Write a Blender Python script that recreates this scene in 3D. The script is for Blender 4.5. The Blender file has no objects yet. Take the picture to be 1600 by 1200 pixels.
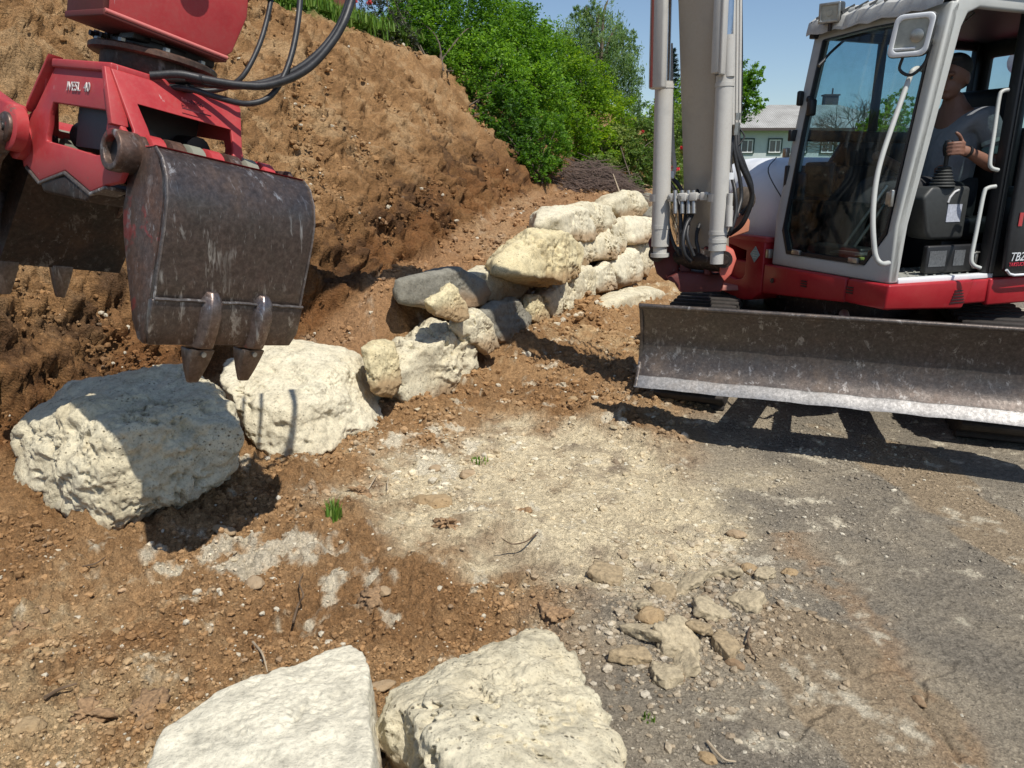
import bpy, bmesh, math, random
import numpy as np
from mathutils import Vector, Matrix, Quaternion

# ------------------------------------------------------------------ camera, sky, sun, exposure
SC = bpy.context.scene
COL = SC.collection
PITCH = math.radians(16.0); CP, SP = math.cos(PITCH), math.sin(PITCH)
CAMH = 1.5; FPX = 1156.0
cam_data = bpy.data.cameras.new('camera'); cam = bpy.data.objects.new('camera', cam_data)
COL.objects.link(cam); SC.camera = cam
cam.location = (0, 0, CAMH); cam.rotation_euler = (math.pi/2 - PITCH, 0, 0)
cam_data.sensor_width = 36; cam_data.lens = FPX/1600*36
cam_data.clip_start = 0.05; cam_data.clip_end = 2000

SUN_COT = 0.60
SUN_AZ = Vector((0.55, -0.835, 0)).normalized()
SUN_VEC = (SUN_AZ*SUN_COT + Vector((0, 0, 1))).normalized()
sun_data = bpy.data.lights.new('sun', 'SUN'); sun = bpy.data.objects.new('sun', sun_data)
COL.objects.link(sun); sun.rotation_euler = SUN_VEC.to_track_quat('Z', 'Y').to_euler()
sun.location = (5, -6, 12)
sun_data.energy = 4.7; sun_data.angle = math.radians(0.53); sun_data.color = (1.0, 0.955, 0.87)
world = bpy.data.worlds.new('World'); SC.world = world; world.use_nodes = True
wn = world.node_tree; bg = wn.nodes['Background']
sky = wn.nodes.new('ShaderNodeTexSky'); sky.sky_type = 'NISHITA'; sky.sun_disc = False
sky.sun_elevation = math.asin(SUN_VEC.z); sky.sun_rotation = math.atan2(SUN_VEC.x, SUN_VEC.y)
sky.altitude = 300; sky.air_density = 1.0; sky.dust_density = 0.6; sky.ozone_density = 2.5
wn.links.new(sky.outputs[0], bg.inputs[0]); bg.inputs[1].default_value = 0.108
SC.view_settings.view_transform = 'Standard'; SC.view_settings.look = 'None'
SC.view_settings.exposure = 0.10; SC.view_settings.gamma = 1.0
SC.view_settings.use_curve_mapping = False
SC.cycles.max_bounces = 8; SC.cycles.transparent_max_bounces = 16

# ------------------------------------------------------------------ pixel helpers (only to find real positions)
def P(u, v, d):
    x = (u-800)/FPX*d; h = (600-v)/FPX*d
    return Vector((x, d*CP + h*SP, CAMH + h*CP - d*SP))
def ray(u, v):
    return P(u, v, 1.0) - Vector((0, 0, CAMH))
def G(u, v, z=0.0):
    r = ray(u, v); k = (z-CAMH)/r.z
    return Vector((0, 0, CAMH)) + r*k
# wall line: s runs along it, t is the distance to its left
P0 = (-1.25, 3.0); WX, WY = 0.382, 0.924
def ST(x, y):
    dx, dy = x-P0[0], y-P0[1]
    return dx*WX+dy*WY, -dx*WY+dy*WX
def XY(s, t):
    return P0[0]+s*WX-t*WY, P0[1]+s*WY+t*WX
def W(u, v, t=0.05):
    r = ray(u, v)
    a = -r.x*WY + r.y*WX; b = -(0-P0[0])*WY + (0-P0[1])*WX
    k = (t-b)/a
    return Vector((0, 0, CAMH)) + r*k

# ------------------------------------------------------------------ numpy noise
def _h(ix, iy, iz, seed):
    n = (ix.astype(np.int64)*374761393 + iy.astype(np.int64)*668265263 + iz.astype(np.int64)*2147483647 + seed*974634777) & 0xffffffff
    n = ((n ^ (n >> 13))*1274126177) & 0xffffffff
    n = ((n ^ (n >> 15))*2246822519) & 0xffffffff
    return ((n ^ (n >> 16)) & 0xffffff)/float(0xffffff)
def vn3(x, y, z, seed=0):
    x0, y0, z0 = np.floor(x), np.floor(y), np.floor(z)
    fx, fy, fz = x-x0, y-y0, z-z0
    fx = fx*fx*(3-2*fx); fy = fy*fy*(3-2*fy); fz = fz*fz*(3-2*fz)
    r = 0
    for a in (0, 1):
        wa = fx if a else 1-fx
        for b in (0, 1):
            wb = fy if b else 1-fy
            for c in (0, 1):
                wc = fz if c else 1-fz
                r = r + wa*wb*wc*_h(x0+a, y0+b, z0+c, seed)
    return r*2-1
def vn2(x, y, seed=0):
    x0, y0 = np.floor(x), np.floor(y)
    fx, fy = x-x0, y-y0
    fx = fx*fx*(3-2*fx); fy = fy*fy*(3-2*fy); z = np.zeros_like(x0)
    return (((1-fx)*(1-fy)*_h(x0, y0, z, seed) + fx*(1-fy)*_h(x0+1, y0, z, seed)
           + (1-fx)*fy*_h(x0, y0+1, z, seed) + fx*fy*_h(x0+1, y0+1, z, seed)))*2-1
def fbm2(x, y, f, o, seed=0, g=0.5):
    r = 0; a = 1
    for i in range(o):
        c, s = math.cos(i*1.1), math.sin(i*1.1)
        r = r + a*vn2((x*c-y*s)*f+i*7.3, (x*s+y*c)*f-i*3.1, seed+i); f *= 2.07; a *= g
    return r
def fbm3(x, y, z, f, o, seed=0, g=0.5):
    r = 0; a = 1
    for i in range(o):
        r = r + a*vn3(x*f+i*5.1, y*f-i*2.3, z*f+i*1.7, seed+i); f *= 2.05; a *= g
    return r
def wor2(x, y, f, seed=0, keep=1.0):
    """lumps: height of half balls scattered one per cell"""
    x = x*f; y = y*f; x0, y0 = np.floor(x), np.floor(y); best = np.zeros_like(x)
    for a in (-1, 0, 1):
        for b in (-1, 0, 1):
            cx, cy = x0+a, y0+b; z = np.zeros_like(cx)
            px = cx+_h(cx, cy, z, seed); py = cy+_h(cx, cy, z, seed+11)
            r = 0.18+0.42*_h(cx, cy, z, seed+23); on = _h(cx, cy, z, seed+31) < keep
            d2 = (x-px)**2+(y-py)**2
            best = np.maximum(best, np.where(on, np.sqrt(np.maximum(r*r-d2, 0)), 0))
    return best/f
def sst(a, b, x):
    t = np.clip((x-a)/(b-a), 0, 1); return t*t*(3-2*t)

# ------------------------------------------------------------------ terrain
def soilmask(x, y):
    """1 = loose brown soil, 0 = driven grey ground"""
    n = fbm2(x, y, 1.7, 4, 5)*0.30
    edge = x - (0.05+(y-1.6)*0.30) + n
    m = 1-sst(-0.25, 0.35, edge)
    far = 1-sst(-0.3, 0.5, x-(0.35+(y-3.0)*0.33)+n)
    k = sst(3.0, 4.2, y)
    return m*(1-k)+far*k
def sandmask(x, y):
    n = fbm2(x, y, 2.3, 4, 9)*0.35
    d = np.sqrt(((x-0.30)/0.95)**2+((y-3.45)/0.95)**2)
    return 1-sst(0.55, 1.15, d+n)
def base_h(x, y):
    s, t = ST(x, y)
    n1 = fbm2(x, y, 1.1, 3, 2)
    hp = np.interp(s, [-3, -1, 0, 1, 2, 2.8, 3.5, 5, 6, 8, 12, 30], [.03, .04, .06, .09, .18, .42, .55, .78, .95, 1.10, 1.2, 1.2])
    lo = np.where(s < 0.3, -0.3, 0.12); hi = np.where(s < 0.3, 1.1, 0.5)
    k = np.clip((s+0.3)/0.9, 0, 1); lo = -0.35*(1-k)+0.32*k; hi = 1.0*(1-k)+0.70*k
    pl = hp*sst(lo, hi, t+0.05*n1) + 0.10*np.clip(t-0.5, 0, 3)
    tc = 0.95+0.16*n1+0.25*sst(1.6, -1.0, s)
    cut = hp + (t-tc)*(1.35+.3*sst(2, 4, s))
    line = 0.78+(t-1.0)*1.02+0.05*n1
    crest = 3.32+0.06*n1+0.03*(t-3.5)
    q = np.minimum(cut, line)
    q = -np.log(np.exp(-q*7)+np.exp(-crest*7))/7
    z = np.maximum(pl, q)
    fade = 1-sst(20, 34, s)
    z = z*fade
    return z, s, t, pl, q
def terrain(x, y, fine=True):
    z, s, t, pl, q = base_h(x, y)
    sm = soilmask(x, y); sa = sandmask(x, y)
    bank = sst(0.02, 0.15, q-pl+0.02)*(t > 0.5)
    wallside = sst(-0.9, 0.05, t)*(s > -1)*(s < 14)
    soil = np.maximum(sm*(1-0.75*sa), wallside)
    r = np.zeros_like(x)
    # soft mounds on the working ground
    r += 0.075*np.exp(-(((x-0.02-(y-2.85)*-1.1)/0.42)**2+((y-2.85)/0.16)**2))
    r += 0.05*np.exp(-(((x+0.62)/0.30)**2+((y-2.75)/0.3)**2))
    r += 0.05*np.exp(-(((x-0.45)/0.22)**2+((y-2.22)/0.16)**2))
    r += 0.04*soil*(1+fbm2(x, y, 1.3, 4, 21))*(y < 9)
    for cx, cy, ra, rb in ((-1.66, 3.38, .60, .48), (-.98, 4.25, .50, .55)):
        qq = np.sqrt(((x-cx)/ra)**2+((y-cy)/rb)**2); r += .045*np.exp(-((qq-1.0)/.15)**2)*(1+.9*fbm2(x, y, 5, 3, 87))*sst(cy-.35, cy+.1, y)
    r -= .07*np.exp(-(((x+1.55)/.5)**2+((y-3.0)/.28)**2))
    r += .34*np.exp(-((s-2.50)/.50)**2-((t-.60)/.36)**2)
    # soil heaped against the foot of the wall
    r += 0.16*np.exp(-((t+0.12)/0.38)**2)*sst(2.5, 3.6, s)*(1-sst(4.6, 6.5, s))*(1+0.6*fbm2(x, y, 2.1, 3, 31))
    if fine:
        rough = soil*(1-0.35*bank)
        r += rough*(0.026*fbm2(x, y, 6, 6, 41, .68) + 0.42*wor2(x+.02*vn2(x*30,y*30,6), y+.02*vn2(x*25,y*25,16), 9, 3, .4) + 0.30*wor2(x+.05*vn2(x*14,y*14,26), y+.05*vn2(x*14,y*14,36), 4.5, 13, .3) + 0.75*wor2(x+.012*vn2(x*50,y*50,7), y, 22, 5, .6) + 0.8*wor2(x, y, 48, 8, .75))
        r += (1-rough)*(0.004*fbm2(x, y, 6, 4, 43) + 0.42*wor2(x, y, 60, 12, .45)*(0.5+0.5*np.clip(vn2(x*2, y*2, 4)+.5, 0, 1)))
        # tyre and track ribs pressed in the pale patch
        a = x*0.80+y*0.60
        r += 0.009*sa*np.sin(a*30+2.2*vn2(x*3, y*3, 77))*np.clip(.5+vn2(x*1.7, y*1.7, 78), 0, 1)+.014*sa*fbm2(x, y, 3.5, 4, 79)
        r += -0.012*np.clip(.10-np.abs(fbm2(x, y, 3.0, 3, 83)), 0, .1)/.1*sst(.2, 1.0, x)*(1-sst(1.2, 2.0, x))*(y < 4)
        # the bank: scraped gullies down the slope, overhanging cut at its foot
        gull = fbm2(s*1.7+0.5*t+.25*fbm2(s, t, 1.6, 3, 55), t*0.8, 3.0, 6, 51, .66)
        r += bank*(0.024*gull + 0.050*fbm2(s+.3*t, t, 2.6, 3, 57, .6))
        cutz = bank*np.exp(-((q-pl-0.28)/0.3)**2)
        r += cutz*0.07*fbm2(s, t*1.3, 2.2, 3, 71, .6)
    r *= 1-sst(11, 15, y)*0.7
    return z+r, s, t, bank, soil, sa, q-pl
def TH(x, y):
    a, b = np.atleast_1d(np.asarray(x, float)), np.atleast_1d(np.asarray(y, float))
    return terrain(a, b)[0]
def th(x, y): return float(TH(x, y)[0])

# ------------------------------------------------------------------ materials
MATS = {}
class NT:
    def __init__(self, name):
        self.m = bpy.data.materials.new(name); self.m.use_nodes = True
        self.t = self.m.node_tree; self.n = self.t.nodes; self.l = self.t.links
        self.b = self.n['Principled BSDF']; self.out = self.n['Material Output']
        tc = self.n.new('ShaderNodeTexCoord'); self.obj = tc.outputs['Object']
        MATS[name] = self.m
    def node(self, ty, **kw):
        nd = self.n.new(ty)
        for k, v in kw.items():
            if k.startswith('i_'): nd.inputs[k[2:].replace('_', ' ')].default_value = v
            else: setattr(nd, k, v)
        return nd
    def noise(self, scale, detail=6, rough=0.6, dist=0.0, coord=None, stretch=None):
        nd = self.node('ShaderNodeTexNoise'); nd.inputs['Scale'].default_value = scale
        nd.inputs['Detail'].default_value = detail; nd.inputs['Roughness'].default_value = rough
        nd.inputs['Distortion'].default_value = dist
        c = coord or self.obj
        if stretch:
            mp = self.node('ShaderNodeMapping'); mp.inputs['Scale'].default_value = stretch
            self.l.new(c, mp.inputs['Vector']); c = mp.outputs[0]
        self.l.new(c, nd.inputs['Vector']); return nd.outputs['Fac']
    def voro(self, scale, feature='F1', out='Distance', coord=None, rnd=1.0):
        nd = self.node('ShaderNodeTexVoronoi', feature=feature); nd.inputs['Scale'].default_value = scale
        nd.inputs['Randomness'].default_value = rnd
        self.l.new(coord or self.obj, nd.inputs['Vector']); return nd.outputs[out]
    def ramp(self, fac, stops, interp='LINEAR'):
        nd = self.node('ShaderNodeValToRGB'); cr = nd.color_ramp; cr.interpolation = interp
        while len(cr.elements) < len(stops): cr.elements.new(0.5)
        for e, (p, c) in zip(cr.elements, stops):
            e.position = p; e.color = (c, c, c, 1) if isinstance(c, (int, float)) else (*c, 1)
        self.l.new(fac, nd.inputs[0]); return nd.outputs[0]
    def mix(self, fac, a, b, mode='MIX'):
        nd = self.node('ShaderNodeMix', data_type='RGBA', blend_type=mode)
        for sock, v in ((nd.inputs[0], fac), (nd.inputs[6], a), (nd.inputs[7], b)):
            if isinstance(v, (int, float)): sock.default_value = v
            elif isinstance(v, tuple): sock.default_value = (*v, 1)
            else: self.l.new(v, sock)
        return nd.outputs[2]
    def math(self, op, a, b=0.0, clamp=False):
        nd = self.node('ShaderNodeMath', operation=op, use_clamp=clamp)
        for sock, v in ((nd.inputs[0], a), (nd.inputs[1], b)):
            if isinstance(v, (int, float)): sock.default_value = v
            else: self.l.new(v, sock)
        return nd.outputs[0]
    def bump(self, h, dist=0.01, strength=1.0, prev=None):
        nd = self.node('ShaderNodeBump'); nd.inputs['Distance'].default_value = dist
        nd.inputs['Strength'].default_value = strength; self.l.new(h, nd.inputs['Height'])
        if prev: self.l.new(prev, nd.inputs['Normal'])
        return nd.outputs[0]
    def set(self, color=None, rough=None, metal=None, normal=None, **kw):
        for k, v in (('Base Color', color), ('Roughness', rough), ('Metallic', metal), ('Normal', normal)):
            if v is None: continue
            s = self.b.inputs[k]
            if isinstance(v, (int, float)): s.default_value = v
            elif isinstance(v, tuple): s.default_value = (*v, 1)
            else: self.l.new(v, s)
        for k, v in kw.items(): self.b.inputs[k].default_value = v
        return self.m

def mat_ground(name):
    N = NT(name); at = N.node('ShaderNodeAttribute', attribute_name='soilcol')
    n1 = N.noise(38, 8, .7); n2 = N.noise(160, 5, .7); v = N.voro(75)
    c = N.mix(1.0, at.outputs['Color'], N.ramp(n1, [(.28, .50), (.5, 1.0), (.72, 1.38)]), 'MULTIPLY')
    c = N.mix(1.0, c, N.ramp(n2, [(.3, .62), (.5, 1.0), (.7, 1.4)]), 'MULTIPLY')
    c = N.mix(N.ramp(N.noise(260, 3, .5), [(.66, 0.0), (.72, .5)]), c, (0.52, 0.44, 0.32))
    b = N.bump(N.noise(14, 8, .75), .03, .7); b = N.bump(n1, .016, 1.0, b); b = N.bump(v, .010, .7, b); b = N.bump(n2, .005, 1.0, b)
    return N.set(c, 0.95, 0, b, **{'Specular IOR Level': .15})
def mat_stone(name, tint=(1, 1, 1), pit=0.5, stain=0.5):
    N = NT(name)
    n0 = N.noise(3.1, 5, .6); n1 = N.noise(14, 8, .68); n2 = N.noise(70, 6, .7); vv = N.voro(46); v2 = N.voro(19)
    pale = (0.67*tint[0], 0.605*tint[1], 0.44*tint[2]); ochre = (0.55*tint[0], 0.455*tint[1], 0.285*tint[2])
    c = N.mix(N.ramp(n0, [(.42, 0.0), (.66, stain)]), pale, ochre)
    c = N.mix(1.0, c, N.ramp(n1, [(.25, .55), (.5, 1.0), (.75, 1.15)]), 'MULTIPLY')
    c = N.mix(1.0, c, N.ramp(n2, [(.28, .62), (.5, 1.0), (.75, 1.1)]), 'MULTIPLY')
    msk = N.ramp(N.noise(7.5, 4, .6), [(.45, 0.0), (.62, pit)])
    holes = N.math('MULTIPLY', N.ramp(vv, [(.10, 1.0), (.26, 0.0)]), msk)
    c = N.mix(holes, c, (0.17, 0.135, 0.085))
    c = N.mix(N.math('MULTIPLY', N.ramp(N.voro(95), [(.12, .8), (.3, 0.0)]), N.ramp(N.noise(11, 4, .6), [(.40, 0.0), (.6, pit)])), c, (0.22, 0.18, 0.12))
    c = N.mix(N.ramp(N.noise(5.3, 6, .7, .6), [(.60, 0.0), (.70, .35*pit)]), c, (0.34, 0.32, 0.27))
    c = N.mix(N.ramp(N.noise(2.3, 3, .5), [(.68, 0.0), (.74, .5*stain)]), c, (0.56, 0.29, 0.09))
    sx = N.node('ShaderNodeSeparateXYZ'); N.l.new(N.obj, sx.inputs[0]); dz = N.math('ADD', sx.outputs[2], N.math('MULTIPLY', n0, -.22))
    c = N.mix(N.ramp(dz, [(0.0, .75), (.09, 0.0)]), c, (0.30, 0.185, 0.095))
    c = N.mix(N.ramp(N.noise(4.1, 7, .75), [(.60, 0.0), (.72, .35)]), c, (0.42, 0.31, 0.18))
    b = N.bump(n1, .02, .65); b = N.bump(n2, .006, .8, b); b = N.bump(N.math('SUBTRACT', 1.0, holes), .01, .7, b)
    b = N.bump(N.ramp(v2, [(0, 0.0), (.4, 1.0)]), .01, .3*pit, b)
    return N.set(c, 0.92, 0, b, **{'Specular IOR Level': .2})
def mat_steel(name, base=(0.085, 0.068, 0.058), wear=0.5, rough=0.42, scr=(1, 1, .12), red=False, rust=.5, metal=.6):
    N = NT(name)
    n1 = N.noise(6, 8, .7); n2 = N.noise(60, 5, .7)
    s1 = N.noise(26, 4, .75, .4, stretch=scr); s2 = N.noise(75, 3, .7, .2, stretch=scr); patch = N.noise(4.2, 5, .6)
    c = N.mix(N.ramp(n1, [(.35, 0.0), (.68, rust)]), base, (0.15, 0.070, 0.042))
    c = N.mix(1.0, c, N.ramp(n2, [(.25, .55), (.5, 1.0), (.75, 1.6)]), 'MULTIPLY')
    sc = N.math('MULTIPLY', N.ramp(s1, [(.56, 0.0), (.66, 1.0)]), N.ramp(patch, [(.40, 0.0), (.56, wear)]))
    fl = N.math('MULTIPLY', N.ramp(s2, [(.63, 0.0), (.72, 1.0)]), wear*.7)
    c = N.mix(sc, c, (0.50, 0.48, 0.46)); c = N.mix(fl, c, (0.38, 0.36, 0.34))
    if red: c = N.mix(N.ramp(N.noise(9, 5, .65), [(.60, 0.0), (.66, .75)]), c, (0.36, 0.05, 0.045))
    c = N.mix(N.ramp(N.noise(3, 6, .7), [(.55, 0.0), (.8, .35)]), c, (0.24, 0.17, 0.11))
    b = N.bump(n1, .006, .35); b = N.bump(n2, .0015, .5, b)
    r = N.ramp(n1, [(.3, rough-.1), (.7, rough+.22)])
    return N.set(c, r, metal, b, **{'Specular IOR Level': .5})
def mat_paint(name, col, chip=0.4, dirt=0.35, rough=0.38, dirtcol=(0.22, 0.16, 0.10), scale=1.0, under=(0.16, 0.10, 0.08)):
    N = NT(name)
    n1 = N.noise(5*scale, 7, .68); n2 = N.noise(38*scale, 6, .7); n3 = N.noise(11*scale, 8, .75, .5)
    c = N.mix(1.0, col, N.ramp(n1, [(.25, .80), (.5, 1.0), (.75, 1.08)]), 'MULTIPLY')
    c = N.mix(N.ramp(n1, [(.44, 0.0), (.78, dirt)]), c, dirtcol)
    c = N.mix(N.ramp(N.noise(80*scale, 4, .7), [(.45, 0.0), (.75, dirt*.6)]), c, dirtcol)
    ch = N.ramp(n3, [(.66, 0.0), (.675, chip)]); c = N.mix(ch, c, under)
    lt = N.ramp(N.noise(30*scale, 4, .7, .6, stretch=(1, 1, .3)), [(.68, 0.0), (.70, chip*.5)]); c = N.mix(lt, c, (0.55, 0.5, 0.47))
    b = N.bump(ch, .0015, -.6); b = N.bump(n2, .0012, .35, b)
    r = N.ramp(n1, [(.3, rough), (.75, min(1, rough+.3))])
    return N.set(c, r, 0.0, b, **{'Specular IOR Level': .45})
def mat_plain(name, col, rough=0.5, metal=0.0, var=.25, scale=40, bump=.001):
    N = NT(name); n = N.noise(scale, 5, .65)
    c = N.mix(1.0, col, N.ramp(n, [(.25, 1-var), (.5, 1.0), (.75, 1+var)]), 'MULTIPLY')
    return N.set(c, rough, metal, N.bump(n, bump, .6))
def mat_leaf(name, stops, trans=.45):
    N = NT(name); at = N.node('ShaderNodeAttribute', attribute_name='tint')
    c = N.ramp(at.outputs['Fac'], stops)
    N.l.new(c, N.b.inputs['Base Color']); N.b.inputs['Roughness'].default_value = .55
    N.b.inputs['Specular IOR Level'].default_value = .3
    tr = N.node('ShaderNodeBsdfTranslucent'); hs = N.mix(1.0, c, (1.5, 1.5, .7), 'MULTIPLY')
    N.l.new(hs, tr.inputs[0]); mx = N.node('ShaderNodeMixShader'); mx.inputs[0].default_value = trans
    N.l.new(N.b.outputs[0], mx.inputs[1]); N.l.new(tr.outputs[0], mx.inputs[2]); N.l.new(mx.outputs[0], N.out.inputs[0])
    return N.m
def mat_glass(name, tint=(.62, .74, .76), refl=.10):
    N = NT(name)
    tr = N.node('ShaderNodeBsdfTransparent'); tr.inputs[0].default_value = (*tint, 1)
    gl = N.node('ShaderNodeBsdfGlossy'); gl.inputs['Roughness'].default_value = .02
    df = N.node('ShaderNodeBsdfDiffuse'); df.inputs[0].default_value = (.35, .33, .28, 1)
    lw = N.node('ShaderNodeLayerWeight'); lw.inputs[0].default_value = .5; fr_o = N.math('ADD', N.math('MULTIPLY', N.math('POWER', lw.outputs['Facing'], 4.0), .28), .03)
    m1 = N.node('ShaderNodeMixShader'); m2 = N.node('ShaderNodeMixShader')
    dust = N.ramp(N.noise(9, 6, .7), [(.4, 0.0), (.8, refl)])
    N.l.new(dust, m1.inputs[0]); N.l.new(tr.outputs[0], m1.inputs[1]); N.l.new(df.outputs[0], m1.inputs[2])
    N.l.new(fr_o, m2.inputs[0]); N.l.new(m1.outputs[0], m2.inputs[1]); N.l.new(gl.outputs[0], m2.inputs[2])
    N.l.new(m2.outputs[0], N.out.inputs[0]); return N.m

M_GROUND = mat_ground('ground_soil')
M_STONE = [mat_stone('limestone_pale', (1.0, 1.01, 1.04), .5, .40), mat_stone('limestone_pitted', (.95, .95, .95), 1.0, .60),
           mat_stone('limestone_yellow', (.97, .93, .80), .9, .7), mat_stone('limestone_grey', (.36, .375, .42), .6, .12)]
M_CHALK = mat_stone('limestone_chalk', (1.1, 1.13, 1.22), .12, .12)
M_STEEL = mat_steel('worn_bucket_steel', (.125, .108, .100), 1.0, .34, (.9, .9, .16), False, .35, .8)
M_BLADE = mat_steel('worn_blade_steel', (.092, .080, .072), .5, .38, (1, 1, .6), False, .15)
M_EDGE = mat_steel('polished_edge_steel', (.27, .262, .255), .5, .45, (1, 1, .9), False, .06)
M_DARK = mat_steel('dark_greasy_steel', (.035, .032, .030), .35, .5, (1, 1, .3), False, .3)
M_RED = mat_paint('faded_red_paint', (.42, .038, .042), .8, .30, .38, (.30, .14, .115))
M_RED2 = mat_paint('deep_red_paint', (.36, .010, .018), .15, .10, .28)
M_REDK = mat_paint('dirty_shaded_red_paint', (.12, .016, .014), .4, .55, .5, (.05, .03, .02))  # dirty paint whose base red is also darkened to stand for shade
M_WHITE = mat_paint('cab_white_paint', (.47, .48, .455), .4, .28, .38, (.30, .27, .22))
M_BOOM = mat_paint('boom_beige_paint', (.43, .375, .305), .55, .25, .5, (.25, .18, .11), 1.0, (.05, .035, .03))
M_CYL = mat_paint('cylinder_grey_paint', (.52, .505, .47), .65, .30, .42, (.24, .19, .14), 1.6, (.06, .045, .035))
M_HOOD = mat_paint('bonnet_white_paint', (.74, .76, .78), .2, .08, .3)
M_RUB = mat_plain('black_hose_rubber', (.022, .022, .024), .48, 0, .5, 60)
M_TRACK = mat_plain('dusty_track_rubber', (.030, .024, .020), .8, 0, .5, 30, .003)
M_BLK = mat_plain('black_plastic', (.014, .014, .015), .45, 0, .3)
M_GRY = mat_plain('dark_grey_plastic', (.036, .038, .037), .5, 0, .2)
M_CHR = mat_plain('bare_chrome', (.55, .55, .56), .2, 1.0, .1)
M_FIT = mat_plain('zinc_fitting', (.38, .37, .34), .35, .8, .3)
M_GLASS = mat_glass('tinted_cab_glass', (.74, .84, .87), .05); M_GLASSD = mat_glass('dusty_lower_glass', (.50, .58, .58), .16)
M_LEAF = mat_leaf('hedge_leaves', [(0, (.022, .065, .010)), (.5, (.095, .215, .016)), (1, (.23, .40, .035))])
# ------------------------------------------------------------------ object helpers
def link_mesh(name, me, mat=None, parent=None, loc=None):
    o = bpy.data.objects.new(name, me); COL.objects.link(o)
    if mat and not me.materials: me.materials.append(mat)
    off = Vector((0, 0, 0))
    if parent is not None:
        o.parent = parent
        q = parent
        while q is not None: off += q.location; q = q.parent
    if loc is not None: loc = Vector(loc); o.location = loc-off; off = loc
    if off.length > 0: me.transform(Matrix.Translation(-off))
    return o
def tag(o, label=None, cat=None, group=None, kind=None):
    if label: o['label'] = label
    if cat: o['category'] = cat
    if group: o['group'] = group
    if kind: o['kind'] = kind
    return o
def thing(name, label, cat, loc=(0, 0, 0), group=None):
    o = bpy.data.objects.new(name, None); COL.objects.link(o); o.location = loc; o.empty_display_size = .1
    return tag(o, label, cat, group)
def np_mesh(name, V, Fq, smooth=True):
    me = bpy.data.meshes.new(name); V = np.asarray(V, np.float32); Fq = np.asarray(Fq, np.int32); k = Fq.shape[1]
    me.vertices.add(len(V)); me.vertices.foreach_set('co', V.ravel())
    me.loops.add(Fq.size); me.loops.foreach_set('vertex_index', Fq.ravel())
    me.polygons.add(len(Fq)); me.polygons.foreach_set('loop_start', np.arange(0, Fq.size, k, dtype=np.int32))
    me.polygons.foreach_set('use_smooth', np.full(len(Fq), smooth)); me.update(calc_edges=True)
    return me
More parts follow.
